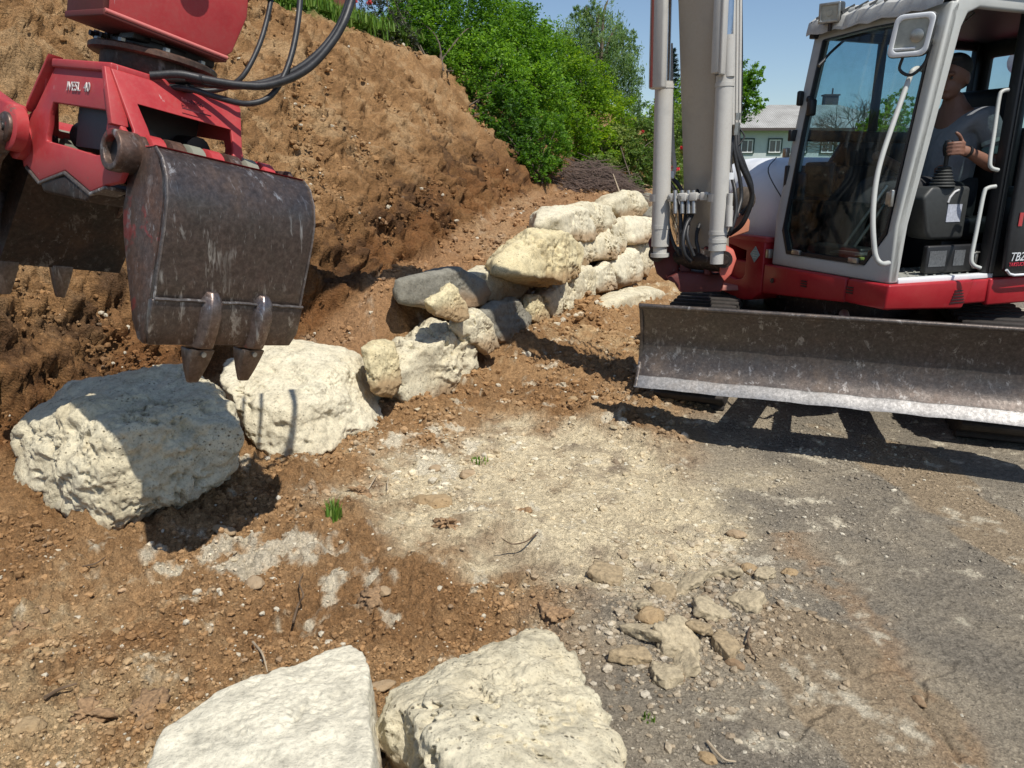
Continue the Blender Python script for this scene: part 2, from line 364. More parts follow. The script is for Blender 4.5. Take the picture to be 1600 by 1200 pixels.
class MB:
    def __init__(self): self.v = []; self.f = []
    def add(self, vs, fs):
        n = len(self.v); self.v += [Vector(a) for a in vs]; self.f += [[i+n for i in f] for f in fs]; return self
    def hexa(self, p):
        return self.add(p, [(0, 3, 2, 1), (4, 5, 6, 7), (0, 1, 5, 4), (1, 2, 6, 5), (2, 3, 7, 6), (3, 0, 4, 7)])
    def box(self, c, s, ax=None):
        c = Vector(c); ax = ax or (Vector((1, 0, 0)), Vector((0, 1, 0)), Vector((0, 0, 1)))
        x, y, z = [Vector(a)*k*.5 for a, k in zip(ax, s)]
        return self.hexa([c-x-y-z, c+x-y-z, c+x+y-z, c-x+y-z, c-x-y+z, c+x-y+z, c+x+y+z, c-x+y+z])
    def prism(self, pts, vec):
        pts = [Vector(p) for p in pts]; n = len(pts); vec = Vector(vec)
        return self.add(pts+[p+vec for p in pts], [list(range(n))[::-1], list(range(n, 2*n))]+[(i, (i+1) % n, n+(i+1) % n, n+i) for i in range(n)])
    def ring(self, outer, inner, vec):
        n = len(outer); vec = Vector(vec); o = [Vector(p) for p in outer]; i_ = [Vector(p) for p in inner]
        vs = o+i_+[p+vec for p in o]+[p+vec for p in i_]; fs = []
        for k in range(n):
            j = (k+1) % n
            fs += [(k, j, n+j, n+k), (2*n+k, 3*n+k, 3*n+j, 2*n+j), (k, 2*n+k, 2*n+j, j), (n+k, n+j, 3*n+j, 3*n+k)]
        return self.add(vs, fs)
    def sheet(self, rows, vec):
        """thick curved sheet: rows of points, offset by vec (Vector or list per row)"""
        R, Cn = len(rows), len(rows[0]); a = [Vector(p) for r in rows for p in r]
        off = [Vector(vec[i]) if isinstance(vec, list) else Vector(vec) for i in range(R) for _ in range(Cn)]
        vs = a+[p+q for p, q in zip(a, off)]; m = R*Cn; fs = []
        for r in range(R-1):
            for c in range(Cn-1):
                i = r*Cn+c; fs += [(i, i+1, i+Cn+1, i+Cn), (m+i, m+i+Cn, m+i+Cn+1, m+i+1)]
        for c in range(Cn-1): fs += [(c, m+c, m+c+1, c+1), ((R-1)*Cn+c, (R-1)*Cn+c+1, m+(R-1)*Cn+c+1, m+(R-1)*Cn+c)]
        for r in range(R-1): fs += [(r*Cn, (r+1)*Cn, m+(r+1)*Cn, m+r*Cn), (r*Cn+Cn-1, m+r*Cn+Cn-1, m+(r+1)*Cn+Cn-1, (r+1)*Cn+Cn-1)]
        return self.add(vs, fs)
    def tube(self, path, r, n=10, closed=False):
        path = [Vector(p) for p in path]; m = len(path); rs = r if isinstance(r, (list, tuple)) else [r]*m
        vs = []; fs = []; up = None
        for i, p in enumerate(path):
            a = path[max(i-1, 0)]; b = path[min(i+1, m-1)]
            if closed: a = path[(i-1) % m]; b = path[(i+1) % m]
            t = (b-a).normalized()
            if up is None:
                up = t.orthogonal().normalized()
            up = (up-t*up.dot(t)).normalized(); sd = t.cross(up)
            for k in range(n):
                an = 2*math.pi*k/n; vs.append(p+(up*math.cos(an)+sd*math.sin(an))*rs[i])
        for i in range(m if closed else m-1):
            j = (i+1) % m
            for k in range(n):
                k2 = (k+1) % n; fs.append((i*n+k, i*n+k2, j*n+k2, j*n+k))
        if not closed: fs += [list(range(n))[::-1], [(m-1)*n+k for k in range(n)]]
        return self.add(vs, fs)
    def lathe(self, o, ax, prof, n=24):
        """prof = (distance along axis, radius)"""
        o = Vector(o); ax = Vector(ax).normalized()
        return self.tube([o+ax*(d+i*1e-5) for i, (d, r) in enumerate(prof)], [max(r, 1e-4) for d, r in prof], n) if False else self._lathe(o, ax, prof, n)
    def _lathe(self, o, ax, prof, n):
        up = ax.orthogonal().normalized(); sd = ax.cross(up); vs = []; fs = []; m = len(prof)
        for d, r in prof:
            for k in range(n):
                an = 2*math.pi*k/n; vs.append(o+ax*d+(up*math.cos(an)+sd*math.sin(an))*max(r, 1e-4))
        for i in range(m-1):
            for k in range(n):
                k2 = (k+1) % n; fs.append((i*n+k, i*n+k2, (i+1)*n+k2, (i+1)*n+k))
        fs += [list(range(n))[::-1], [(m-1)*n+k for k in range(n)]]
        return self.add(vs, fs)
    def build(self, name, mat, parent=None, bevel=0.0, seg=2, loc=None, sub=0, noise=0.0, angle=50):
        bm = bmesh.new(); vv = [bm.verts.new(a) for a in self.v]
        for f in self.f:
            try: bm.faces.new([vv[i] for i in f])
            except ValueError: pass
        bmesh.ops.recalc_face_normals(bm, faces=bm.faces)
        if bevel > 0:
            es = [e for e in bm.edges if len(e.link_faces) == 2 and e.calc_face_angle(0) > math.radians(32)]
            bmesh.ops.bevel(bm, geom=es, offset=bevel, segments=seg, affect='EDGES', clamp_overlap=True, profile=.5)
        if sub:
            bmesh.ops.triangulate(bm, faces=[f for f in bm.faces if len(f.verts) > 4])
            bmesh.ops.subdivide_edges(bm, edges=bm.edges, cuts=sub, use_grid_fill=True)
        if noise:
            for v in bm.verts:
                c = v.co; nz = math.sin(c.x*31+c.y*17)*math.sin(c.z*27+c.x*13)+.5*math.sin(c.y*71+c.z*53)
                v.co = c+v.normal*nz*noise
        me = bpy.data.meshes.new(name); bm.to_mesh(me); bm.free()
        me.polygons.foreach_set('use_smooth', [True]*len(me.polygons)); me.set_sharp_from_angle(angle=math.radians(angle))
        return link_mesh(name, me, mat, parent, loc)
def spline(pts, n=8):
    pts = [Vector(p) for p in pts]; out = []
    q = [pts[0]*2-pts[1]]+pts+[pts[-1]*2-pts[-2]]
    for i in range(1, len(q)-2):
        for k in range(n):
            t = k/n; a, b, c, d = q[i-1], q[i], q[i+1], q[i+2]
            out.append(.5*((2*b)+(c-a)*t+(2*a-5*b+4*c-d)*t*t+(3*b-a-3*c+d)*t*t*t))
    out.append(pts[-1]); return out
def text_mesh(body, size, o, ex, ez, mat, parent, name='lettering', shear=0.0, extrude=.0012):
    cu = bpy.data.curves.new('letters', 'FONT'); cu.body = body; cu.size = size; cu.extrude = extrude; cu.shear = shear
    t = bpy.data.objects.new('letters', cu); COL.objects.link(t)
    dg = bpy.context.evaluated_depsgraph_get(); me = bpy.data.meshes.new_from_object(t.evaluated_get(dg))
    bpy.data.objects.remove(t); ex = Vector(ex).normalized(); ez = Vector(ez).normalized(); ny = ex.cross(ez)
    M = Matrix(((ex.x, ez.x, ny.x, o[0]), (ex.y, ez.y, ny.y, o[1]), (ex.z, ez.z, ny.z, o[2]), (0, 0, 0, 1)))
    me.transform(M); return link_mesh(name, me, mat, parent)

# ------------------------------------------------------------------ the ground
def ramp_rows():
    r = [1.15]
    while r[-1] < 150:
        x = r[-1]; r.append(x*(1.0033 if x < 4.8 else 1.0038 if x < 10.5 else 1.012 if x < 20 else 1.05))
    return np.array(r)
R = ramp_rows(); TH_ = np.radians(np.linspace(-48, 54, 800))
rr, aa = np.meshgrid(R, TH_, indexing='ij'); gx = rr*np.sin(aa); gy = rr*np.cos(aa)
gx = gx+0.0*rr
gz, gs, gt, gbank, gsoil, gsand, gcut = terrain(gx, gy)
# base colours of the earth itself
def mixc(a, b, m): return a*(1-m[..., None])+np.array(b)*m[..., None]
def soil_colour(gx, gy, gz, gs, gt, gbank, gsoil, gsand, gcut):
    soilc = np.zeros(gx.shape+(3,)); soilc[:] = (.20, .174, .136)
    n_3 = fbm3(gx, gy, gz, 5.5, 6, 331, .66)*1.3; n_a = fbm2(gx, gy, 2.6, 5, 101, .6); n_b = fbm2(gx, gy, 0.8, 4, 103); n_c = fbm2(gx, gy, 9, 4, 105, .6)
    soilc = mixc(soilc, (.34, .285, .205), np.clip(.4+.75*n_a, 0, 1)*.75*(1-sst(.8, 2.6, gx-gy*.25)))
    soilc = mixc(soilc, (.26, .22, .165), np.clip(n_c*.7, 0, .5))
    soilc = mixc(soilc, (.31, .225, .135), np.clip(sst(.25, .6, fbm2(gx*1.0+.2*gy, gy*.5, 2.2, 4, 107)), 0, .6))
    soilc = mixc(soilc, (.29, .19, .11), .7*np.exp(-((gx-(1.22-(gy-2.2)*.02)+.06*n_a)/.075)**2)*(gy < 2.9)*sst(-.6, .3, n_c+n_a))
    brown = np.zeros_like(soilc); brown[:] = (.305, .183, .088)
    brown = mixc(brown, (.19, .100, .042), np.clip(.3+.9*n_a, 0, 1)*.7)
    brown = mixc(brown, (.44, .33, .19), np.clip(n_b*.8+n_c*.45-.05, 0, .75))
    soilc = soilc*(1-gsoil[..., None])+brown*gsoil[..., None]
    soilc = mixc(soilc, (.58, .485, .32), np.clip(gsand*1.25, 0, 1)*np.clip(.85+.6*n_c+.3*n_a, 0, .95))
    chalk = np.exp(-(((gx+1.02)/.38)**2+((gy-2.62)/.16)**2))+.8*np.exp(-(((gx+.45)/.3)**2+((gy-3.75)/.4)**2))
    soilc = mixc(soilc, (.56, .50, .38), sst(.35, .75, chalk*.9+n_c*.55)*.8)
    tan = np.zeros_like(soilc); tan[:] = (.305, .172, .076)
    strk = .6*fbm2(gs*2.2+.4*gt, gt*.8, 2.4, 4, 111, .6)+.8*n_3
    tan = mixc(tan, (.40, .265, .14), np.clip(-.05+.9*strk, 0, .75)); tan = mixc(tan, (.175, .092, .038), np.clip(-.1-.9*strk, 0, .75))
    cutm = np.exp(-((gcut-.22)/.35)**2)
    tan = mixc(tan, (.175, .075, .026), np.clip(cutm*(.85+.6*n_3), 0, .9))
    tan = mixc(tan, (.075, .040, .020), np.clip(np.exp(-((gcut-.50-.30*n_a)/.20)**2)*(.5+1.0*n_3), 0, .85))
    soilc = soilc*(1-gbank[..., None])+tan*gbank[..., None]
    plm = sst(.35, .6, gt)*(1-gbank)*(gs > 1.2)*(gs < 9); soilc = mixc(soilc, (.255, .140, .070), plm*.65)
    green = np.clip(sst(3.45, 3.75, gt+.12*n_a)*(gs < 40)+sst(13, 16, gy+2*n_b)*(gx > 3.8), 0, 1)
    soilc = mixc(soilc, (.07, .12, .025), green*.9)
    return np.clip(soilc*(1+.20*(1-gbank[..., None])), .01, .9)
D3 = gbank*(gcut < 3.5)*(gt < 3.4)*(.065*fbm3(gx, gy, gz, 3.6, 5, 301, .62)+.036*fbm3(gx, gy, gz, 11, 5, 311, .68)+.07*np.exp(-((gcut-.35)/.35)**2)*fbm3(gx, gy, gz, 6, 4, 321, .65))*(rr < 14)
gx = gx+WY*D3; gy = gy-WX*D3; gz = gz+.5*D3
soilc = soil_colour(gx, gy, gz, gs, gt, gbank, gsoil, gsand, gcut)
nr, nc = gx.shape; ids = np.arange(nr*nc).reshape(nr, nc)
quads = np.stack([ids[:-1, :-1], ids[:-1, 1:], ids[1:, 1:], ids[1:, :-1]], -1).reshape(-1, 4)
fb = ((gt[:-1, :-1] > .42) & (gs[:-1, :-1] > -6)).reshape(-1)
def sub_mesh(name, sel):
    q = quads[sel]; u, inv = np.unique(q, return_inverse=True); V = np.stack([gx, gy, gz], -1).reshape(-1, 3)[u]
    me = np_mesh(name, V, inv.reshape(q.shape)); a = me.color_attributes.new('soilcol', 'FLOAT_COLOR', 'POINT')
    c = np.ones((len(u), 4), np.float32); c[:, :3] = soilc.reshape(-1, 3)[u]; a.data.foreach_set('color', c.ravel()); return me
o = link_mesh('ground', sub_mesh('ground', ~fb), M_GROUND); tag(o, 'churned brown soil and grey gravel of the building site', kind='structure')
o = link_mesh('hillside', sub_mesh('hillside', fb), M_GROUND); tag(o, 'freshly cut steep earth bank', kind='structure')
# ground continues behind and beside the camera
bk = MB(); bk.add([(-60, -60, -.06), (60, -60, -.06), (60, 8, -.06), (-60, 8, -.06)], [(0, 1, 2, 3)])
me = bpy.data.meshes.new('yard'); me.from_pydata([tuple(v) for v in bk.v], [], bk.f); me.update()
a = me.color_attributes.new('soilcol', 'FLOAT_COLOR', 'POINT'); a.data.foreach_set('color', [.16, .14, .12, 1]*4)
o = link_mesh('yard_ground', me, M_GROUND); tag(o, 'gravel yard around the works', kind='structure')

# ------------------------------------------------------------------ boulders
ICO = {}
def ico(n):
    if n not in ICO:
        bm = bmesh.new(); bmesh.ops.create_icosphere(bm, subdivisions=n, radius=1.0)
        V = np.array([v.co[:] for v in bm.verts]); F = np.array([[v.index for v in f.verts] for f in bm.faces]); bm.free()
        V /= np.linalg.norm(V, axis=1)[:, None]; ICO[n] = (V, F)
    return ICO[n]
def hull_planes(pts):
    bm = bmesh.new()
    for p in pts: bm.verts.new(p)
    r = bmesh.ops.convex_hull(bm, input=bm.verts); bm.faces.ensure_lookup_table(); out = []
    c = sum((Vector(p) for p in pts), Vector())/len(pts)
    for f in bm.faces:
        f.normal_update(); n = f.normal.copy()
        if n.length < .5: continue
        d = n.dot(f.verts[0].co-c)
        if d < 0: n = -n; d = -d
        out.append((n.x, n.y, n.z, max(d, .004)))
    bm.free(); return c, np.array(out)
def rock(name, pts, mat, res=5, p=26, amp=.03, f=3.0, seed=1, pits=.5, label=None, cat='boulder', group=None, chips=12, chipr=(.80, .94)):
    c, pl = hull_planes(pts); rg = np.random.default_rng(seed); PA = np.array([list(Vector(q)-c) for q in pts]); ex_ = []
    for _ in range(chips):
        d_ = rg.normal(size=3); d_ /= np.linalg.norm(d_); ex_.append([*d_, max((PA@d_).max()*rg.uniform(*chipr), .01)])
    if ex_: pl = np.vstack([pl, np.array(ex_)]); V, F = ico(res); D = V@pl[:, :3].T/pl[:, 3]
    D = np.maximum(D, 1e-6); r = (D**p).sum(1)**(-1.0/p)
    X = V*r[:, None]; W3 = X+np.array(c)
    size = float(np.median(r))
    n = fbm3(W3[:, 0], W3[:, 1], W3[:, 2], f, 6, seed, .62)
    ch = fbm3(W3[:, 0], W3[:, 1], W3[:, 2], f*2.2, 2, seed+55); n = n-1.1*np.clip(ch-.25, 0, .5)+.5*np.clip(-ch-.35, 0, .4)
    rid = 1-np.abs(fbm3(W3[:, 0]+9, W3[:, 1], W3[:, 2], f*1.7, 3, seed+40, .5)); rid = -np.clip(rid-.82, 0, 1)*3
    mask = np.clip(fbm3(W3[:, 0], W3[:, 1], W3[:, 2], f*1.2, 2, seed+70)+.35, 0, 1)
    pit = np.clip(fbm3(W3[:, 0], W3[:, 1], W3[:, 2], 22, 3, seed+90, .65)-.12, 0, 1)*mask
    bed = vn2((W3[:, 2]+.25*W3[:, 0])*f*7+n*.6, W3[:, 1]*f*.5, seed+3); disp = amp*(n+.35*rid+.28*bed)-amp*pits*pit*2.0
    X = X*(1+disp/np.maximum(r, .05))[:, None]
    me = np_mesh(name, X+np.array(c), F); o = link_mesh(name, me, mat, None, (c.x, c.y, min(q[2] for q in pts)))
    return tag(o, label, cat, group)

R1 = [P(115, 836, 3.16), P(60, 815, 3.26), P(215, 805, 3.12), P(345, 752, 3.34), P(160, 720, 2.98), P(188, 655, 3.04), P(195, 780, 3.02),
      P(376, 650, 3.30), P(366, 744, 3.30), P(150, 842, 3.12), P(8, 660, 3.42), P(10, 715, 3.36), P(25, 765, 3.32), P(62, 606, 3.55), P(374, 622, 3.42), P(378, 690, 3.34), P(370, 728, 3.36), P(330, 596, 3.34),
      P(125, 572, 3.66), P(245, 557, 3.86), P(335, 582, 3.84), P(40, 720, 4.1), P(372, 660, 4.15), P(370, 740, 4.05)]
rock('boulder', [q-Vector((0, 0, .03)) for q in R1], M_STONE[1], 7, 42, .040, 3.2, 3, 1.2, 'big pitted cream boulder under the hanging grapple, half in its shadow', 'boulder', 'loose limestone boulders')
R2 = [P(338, 610, 4.05), P(352, 562, 4.5), P(440, 528, 4.75), P(545, 536, 4.85), P(578, 575, 4.75), P(606, 630, 4.6), P(600, 672, 4.42), P(555, 692, 4.2),
      P(440, 742, 3.84), P(405, 738, 3.86), P(372, 690, 3.9), P(450, 640, 3.92), P(520, 600, 4.2), P(430, 560, 5.2), P(600, 610, 5.3), P(420, 700, 4.8)]
rock('boulder', R2, M_STONE[0], 7, 24, .040, 2.6, 17, .7, 'smooth pale wedge-shaped boulder right behind the grapple teeth', 'boulder', 'loose limestone boulders')
def drop(p, z=0.0, dx=0, dy=0): return Vector((p.x+dx, p.y+dy, z))
T3 = [G(150, 1400, .30), G(222, 1200, .29), G(258, 1132, .29), G(345, 1078, .28), G(432, 1050, .27), G(520, 1010, .26), G(556, 999, .25), G(574, 1020, .26), G(584, 1120, .31), G(578, 1400, .36)]
rock('boulder', T3+[drop(q, -.02, .02 if i > 6 else -.02) for i, q in enumerate(T3)]+[G(590, 1110, .12)], M_CHALK, 7, 60, .013, 3.4, 23, .35,
     'smooth white boulder at the bottom edge, left of its rough neighbour', 'boulder', 'loose limestone boulders', chips=5, chipr=(.93, .985))
T4 = [G(590, 1076, .20), G(640, 1046, .24), G(700, 1010, .25), G(765, 984, .23), G(845, 969, .20), G(888, 1003, .20), G(940, 1075, .21), G(966, 1145, .22), G(978, 1230, .24), G(985, 1350, .26), G(760, 1180, .345), G(655, 1120, .30), G(800, 1350, .36)]
rock('boulder', T4+[drop(q, -.02) for q in (T4[0], T4[3], T4[4], T4[5], T4[7], T4[9])]+[G(640, 1160, .02), G(760, 1300, .02)], M_STONE[1], 7, 24, .030, 4.2, 31, 1.0,
     'rough cream boulder with orange stain at the bottom edge centre', 'boulder', 'loose limestone boulders', chips=8, chipr=(.90, .97))
# ------------------------------------------------------------------ the dry stone wall
def wstone(poly, mi, label, t=0.06, th_=.34, seed=1, res=5, amp=.028, name='wall_stone', bulge=.14, top=None, pits=.9):
    n = len(poly); cu = sum(a for a, b in poly)/n; cv = sum(b for a, b in poly)/n; poly = [(cu+(a-cu)*1.12, cv+(b-cv)*1.15) for a, b in poly]
    L = Vector((-WY, WX, 0)); L2 = Vector((-.12, .99, 0)); pts = []; c = W(cu, cv, t); rnd = random.Random(seed)
    ring_ = [W(a, b, t) for a, b in poly]; sz = max((q-c).length for q in ring_)
    dd = c.length; r0 = ray(cu, cv)
    # keep every stone in one slab: outline at the face, a smaller bulging front, a hidden back
    ring_ = [P(a, b, (c.y*CP-(c.z-CAMH)*SP)+(q-c).dot(L)*.0+(W(a, cv, t)-c).y*.75*CP) for (a, b), q in zip(poly, ring_)]
    sz = max((q-c).length for q in ring_)
    for q in ring_:
        pts.append(q); pts.append(c+(q-c)*rnd.uniform(.80, .95)-L*bulge*.9*sz*(.5+1.0*rnd.random())+Vector((0, -1, .2))*.03); pts.append(c+(q-c)*rnd.uniform(.82, .97)+L2*th_*(.8+.5*rnd.random())+Vector((0, 0, -.02)))
    return rock(name, pts, M_STONE[mi], res, 70, amp*.8, 5.0, seed, pits*1.1, label, 'stone', 'stones of the dry wall', chips=9, chipr=(.84, .96))
WS = [
 ([(617,469),(625,438),(653,436),(697,423),(715,422),(752,440),(760,458),(752,474),(725,482),(644,477)], 3, 'long dark grey slab capping the low end of the wall', dict(t=.30, th_=.40, pits=.5, bulge=.05, amp=.018)),
 ([(664,474),(703,447),(720,466),(723,494),(712,501),(674,492)], 2, 'small tan wedge leaning against the long grey slab', dict(t=-.02, th_=.2, pits=.4, bulge=.1)),
 ([(728,430),(760,426),(819,427),(825,444),(809,459),(781,472),(755,470),(745,450)], 1, 'flat cream slab beside the dark grey one on the wall', dict(t=.26, th_=.5, bulge=.05, pits=.5)),
 ([(745,492),(770,474),(800,469),(819,494),(820,525),(800,538),(765,530)], 3, 'grey block in shade underneath the flat cream slab', dict(t=.12)),
 ([(712,500),(744,489),(769,519),(773,544),(753,546),(719,530),(705,513)], 1, 'small pitted stone wedged under the tan one', dict(t=.0, th_=.3, pits=1.6)),
 ([(764,424),(787,394),(825,368),(859,368),(874,395),(868,425),(853,440),(831,445),(800,432)], 2, 'large yellowish boulder at the middle of the wall', dict(t=.12, th_=.5, amp=.04, bulge=.25)),
 ([(860,380),(887,374),(904,388),(894,425),(880,441),(858,440)], 2, 'upright yellowish stone just right of the large yellowish boulder', dict(t=.12, pits=1.2)),
 ([(888,381),(922,374),(925,394),(912,419),(892,421)], 1, 'knobbly cream stone in the middle course, left of the reddish hollow', dict(t=.16, pits=1.3)),
 ([(832,360),(837,337),(862,325),(899,325),(919,369),(897,378),(862,374)], 0, 'smooth broken boulder at the left end of the top course', dict(t=.34, th_=.5, pits=.3, amp=.035, bulge=.2)),
 ([(888,325),(909,318),(944,324),(955,347),(928,370),(914,368),(900,347)], 1, 'rough cream boulder second from left in the top course', dict(t=.30, pits=1.4)),
 ([(937,319),(953,307),(987,300),(998,319),(991,336),(956,342)], 1, 'highest rounded cream boulder of the wall', dict(t=.34, pits=1.4, th_=.5)),
 ([(990,304),(1011,302),(1020,316),(1012,326),(995,326)], 3, 'small grey stone at the top right of the wall', dict(t=.5)),
 ([(990,331),(1015,324),(1024,350),(1000,352)], 3, 'grey stone below the small grey one at the right of the wall', dict(t=.4)),
 ([(925,376),(950,362),(960,387),(954,404),(922,406)], 1, 'brownish pitted stone in a hollow under the top course', dict(t=.14, pits=1.6)),
 ([(950,353),(969,343),(974,381),(964,399),(955,387)], 1, 'narrow upright stone left of the white wedge', dict(t=.14)),
 ([(969,339),(1012,344),(1016,366),(1000,379),(973,382)], 0, 'white wedge-shaped stone near the excavator end of the wall', dict(t=.14, pits=.3, bulge=.2)),
 ([(987,385),(1012,379),(1017,412),(1001,431),(994,406)], 1, 'narrow rough stone nearest the boom foot', dict(t=.08)),
 ([(947,409),(987,387),(996,412),(991,438),(963,448),(953,438)], 0, 'broad cream block in the bottom course below the white wedge', dict(t=.06, pits=.4)),
 ([(922,425),(945,411),(957,431),(957,451),(926,457)], 0, 'squarish pale block in the bottom course', dict(t=.06, pits=.8)),
 ([(887,427),(922,418),(924,469),(909,482),(890,477)], 1, 'tall pitted stone in the bottom course', dict(t=.06, pits=1.3)),
 ([(840,463),(881,440),(892,459),(882,494),(872,507),(859,504)], 1, 'chipped white stone leaning in the bottom course', dict(t=.04, pits=1.3)),
 ([(818,466),(833,461),(858,500),(838,508),(822,496)], 2, 'slim yellowish stone at the foot of the wall', dict(t=.05, th_=.2)),
 ([(564,549),(590,541),(614,546),(622,592),(612,615),(580,606)], 2, 'small yellowish stone squeezed beside the pale wedge boulder', dict(t=.08, th_=.3, seed=61)),
 ([(612,556),(653,539),(675,519),(725,530),(737,550),(734,572),(712,590),(690,622),(650,642),(618,640),(604,610)], 1, 'craggy cream boulder with a yellow edge in the lowest course', dict(t=.10, th_=.55, amp=.045, res=6, bulge=.12, pits=1.2, seed=62)),
 ([(931,477),(956,460),(1012,450),(1026,459),(1019,472),(972,480),(966,489),(940,491)], 1, 'fallen cream slab lying in front of the wall', dict(t=-.35, th_=.25, seed=63, bulge=.1)),
]
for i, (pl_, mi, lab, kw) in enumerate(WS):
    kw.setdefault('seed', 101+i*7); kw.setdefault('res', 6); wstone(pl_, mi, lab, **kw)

# ------------------------------------------------------------------ loose stones that can be told apart
ck = thing('x', '', '')  # placeholder removed below
bpy.data.objects.remove(ck)
def pebble(u, v, wpx, hpx, mi, label, seed, res=4, flat=.55, name='loose_stone', rot=0.0, amp=.012, mat=None, cat='stone', group='loose stones on the ground', lift=0, tilt=0.0, jag=0.0):
    g = G(u, v, 0.0)
    for _ in range(6): g = G(u, v, th(g.x, g.y)+lift)
    d = g.y*CP-(g.z-CAMH)*SP; a = wpx/FPX*d*.5; b = hpx/FPX*d*.5/.62; h = min(a, b)*flat
    rnd = random.Random(seed); pts = []
    nk = 16 if not jag else 7
    for k in range(nk):
        an = k*2*math.pi/nk+rnd.uniform(-.15, .15)*(1+2*jag); q = rnd.uniform(.78-.25*jag, 1.12)
        x, y = a*q*math.cos(an), b*q*math.sin(an); c, s = math.cos(rot), math.sin(rot)
        ft = .62+.30*jag; tz = tilt*(x*.6-y*.8)
        pts.append(g+Vector((x*c-y*s, x*s+y*c, rnd.uniform(-.5, .35)*h*(1-.6*jag)+tz)))
        pts.append(g+Vector(((x*c-y*s)*ft, (x*s+y*c)*ft, h*rnd.uniform(.75, 1.1)+tz)))
    return rock(name, pts, mat or M_STONE[mi], res, 60, amp*min(1, a/.05), 16, seed, .5, label, cat, group)
M_CLOD = mat_plain('dried_mud', (.37, .305, .20), .95, 0, .5, 60, .008)
M_CLODC = mat_plain('damp_mud', (.31, .235, .14), .95, 0, .5, 60, .008)
M_CLODB = mat_plain('brown_clod', (.28, .175, .092), .95, 0, .6, 70, .01)
LS = [(676,786,74,26,2,'long buried stone in the pale patch left of centre'),(60,955,36,16,3,'small grey stone at the left edge of the brown soil'),
 (458,740,44,14,0,'thin white splinter at the foot of the wedge boulder'),(400,912,30,26,0,'small upright white flake in the brown soil'),
 (180,992,30,18,2,'tan stone alone in the brown soil'),(48,1136,46,36,2,'round pale stone at the lower left corner'),
 (680,732,18,14,0,'white chip in the pale patch beside the wall'),(732,742,24,18,0,'whitish stone right of the white chip'),(668,490,0,0,0,''),
 (600,925,26,16,1,'pale fragment between the soil mound and the rough boulder'),(1155,835,34,14,0,'flat white crumbly stone at the edge of the grey gravel'),
 (1232,895,40,16,2,'ochre flat stone beside the tracks of grey gravel'),(1170,892,30,22,2,'orange-tan stone by the broken mud crusts'),
 (1147,1038,26,24,3,'round grey cobble right of the mud crusts'),(1058,1058,26,20,3,'grey-brown cobble under the mud crusts'),
 (1017,966,60,34,2,'broad tan stone above the mud crusts'),(1436,1096,30,12,3,'brown cobble lying alone on the grey gravel'),
 (590,1075,26,40,1,'rubble stone stuck in the gap between the two front boulders'),(600,525,22,26,2,'pinkish stone standing on the soil behind the wall'),
 (1105,1185,40,14,2,'tan stone at the bottom edge on the gravel'),(350,830,52,16,1,'flat crust piece in front of the big pitted boulder'),
 (645,600,0,0,0,''),(895,625,20,12,2,'small stone in the churned soil under the wall'),(470,812,26,18,0,'chalky lump left of the grass tuft'),
 (205,925,0,0,0,''),(198,450,40,34,1,'pale stone stuck in the bank beside the bucket'),(850,395,0,0,0,''),(790,372,12,6,0,'white chip on the slope above the wall')]
for i, (u, v, w_, h_, mi, lab) in enumerate(LS):
    if w_: pebble(u, v, w_, h_, mi, lab, 500+i, rot=.3*i)
CR = [(1000,950,40,24,'small mud plate at the upper left of the crusts'),(1130,1010,50,40,'pale mud plate at the right of the crusts'),(1070,1040,44,24,'thin grey mud flake under the leaning crust'),(1190,900,36,20,'mud flake beside the ochre flat stone'),(1040,930,46,22,'flat mud plate behind the upper crust'),(1012,992,70,26,'pale curled mud crust, the upper one'),(1060,1005,66,44,'brown mud crust leaning on the pale curled one'),(985,1030,80,26,'lower flat mud crust near the rough boulder'),
 (1110,960,60,30,'light mud slab beside the gravel'),(1160,945,44,30,'dark brown crumb of mud at the edge of the gravel'),(1085,985,50,36,'mud block in the middle of the crusts'),(1040,1060,60,30,'cracked mud lump closest to the bottom edge'),
 (1130,900,64,26,'thin dried mud sheet by the ochre stone'),(950,905,50,30,'dusty mud lump left of the crusts'),(1080,915,50,26,'mud lump behind the crusts')]
for i, (u, v, w_, h_, lab) in enumerate(CR):
    pebble(u, v, w_*1.4, h_*1.35, 0, lab, 700+i, res=5, flat=.50, tilt=(.35, -.2, .5, .1)[i % 4], jag=1.0, name='mud_crust', rot=.5*i, amp=.010, mat=M_CLOD if i % 3 != 1 else M_CLODC, cat='clod', group='broken mud crusts')
CL = [(580,935,34,54,'upright brown clod left of the rough front boulder'),(870,965,40,44,'round brown clod touching the rough front boulder'),(40,985,44,46,'brown clod at the left edge'),(140,1120,50,44,'brown clod low on the left'),
 (820,800,22,14,'brown clod on the pale patch'),(230,1120,70,60,'wide clod beside the smooth white boulder'),(560,770,40,22,'brown lump above the grass tuft'),(700,820,34,22,'clod on the crest of the soil mound'),(760,850,34,20,'clod on the right slope of the mound')]
for i, (u, v, w_, h_, lab) in enumerate(CL):
    pebble(u, v, w_, h_, 0, lab, 800+i, res=5, flat=.6, name='soil_clod', rot=.7*i, amp=.05, mat=M_CLODB, cat='clod', group='clods of brown soil')

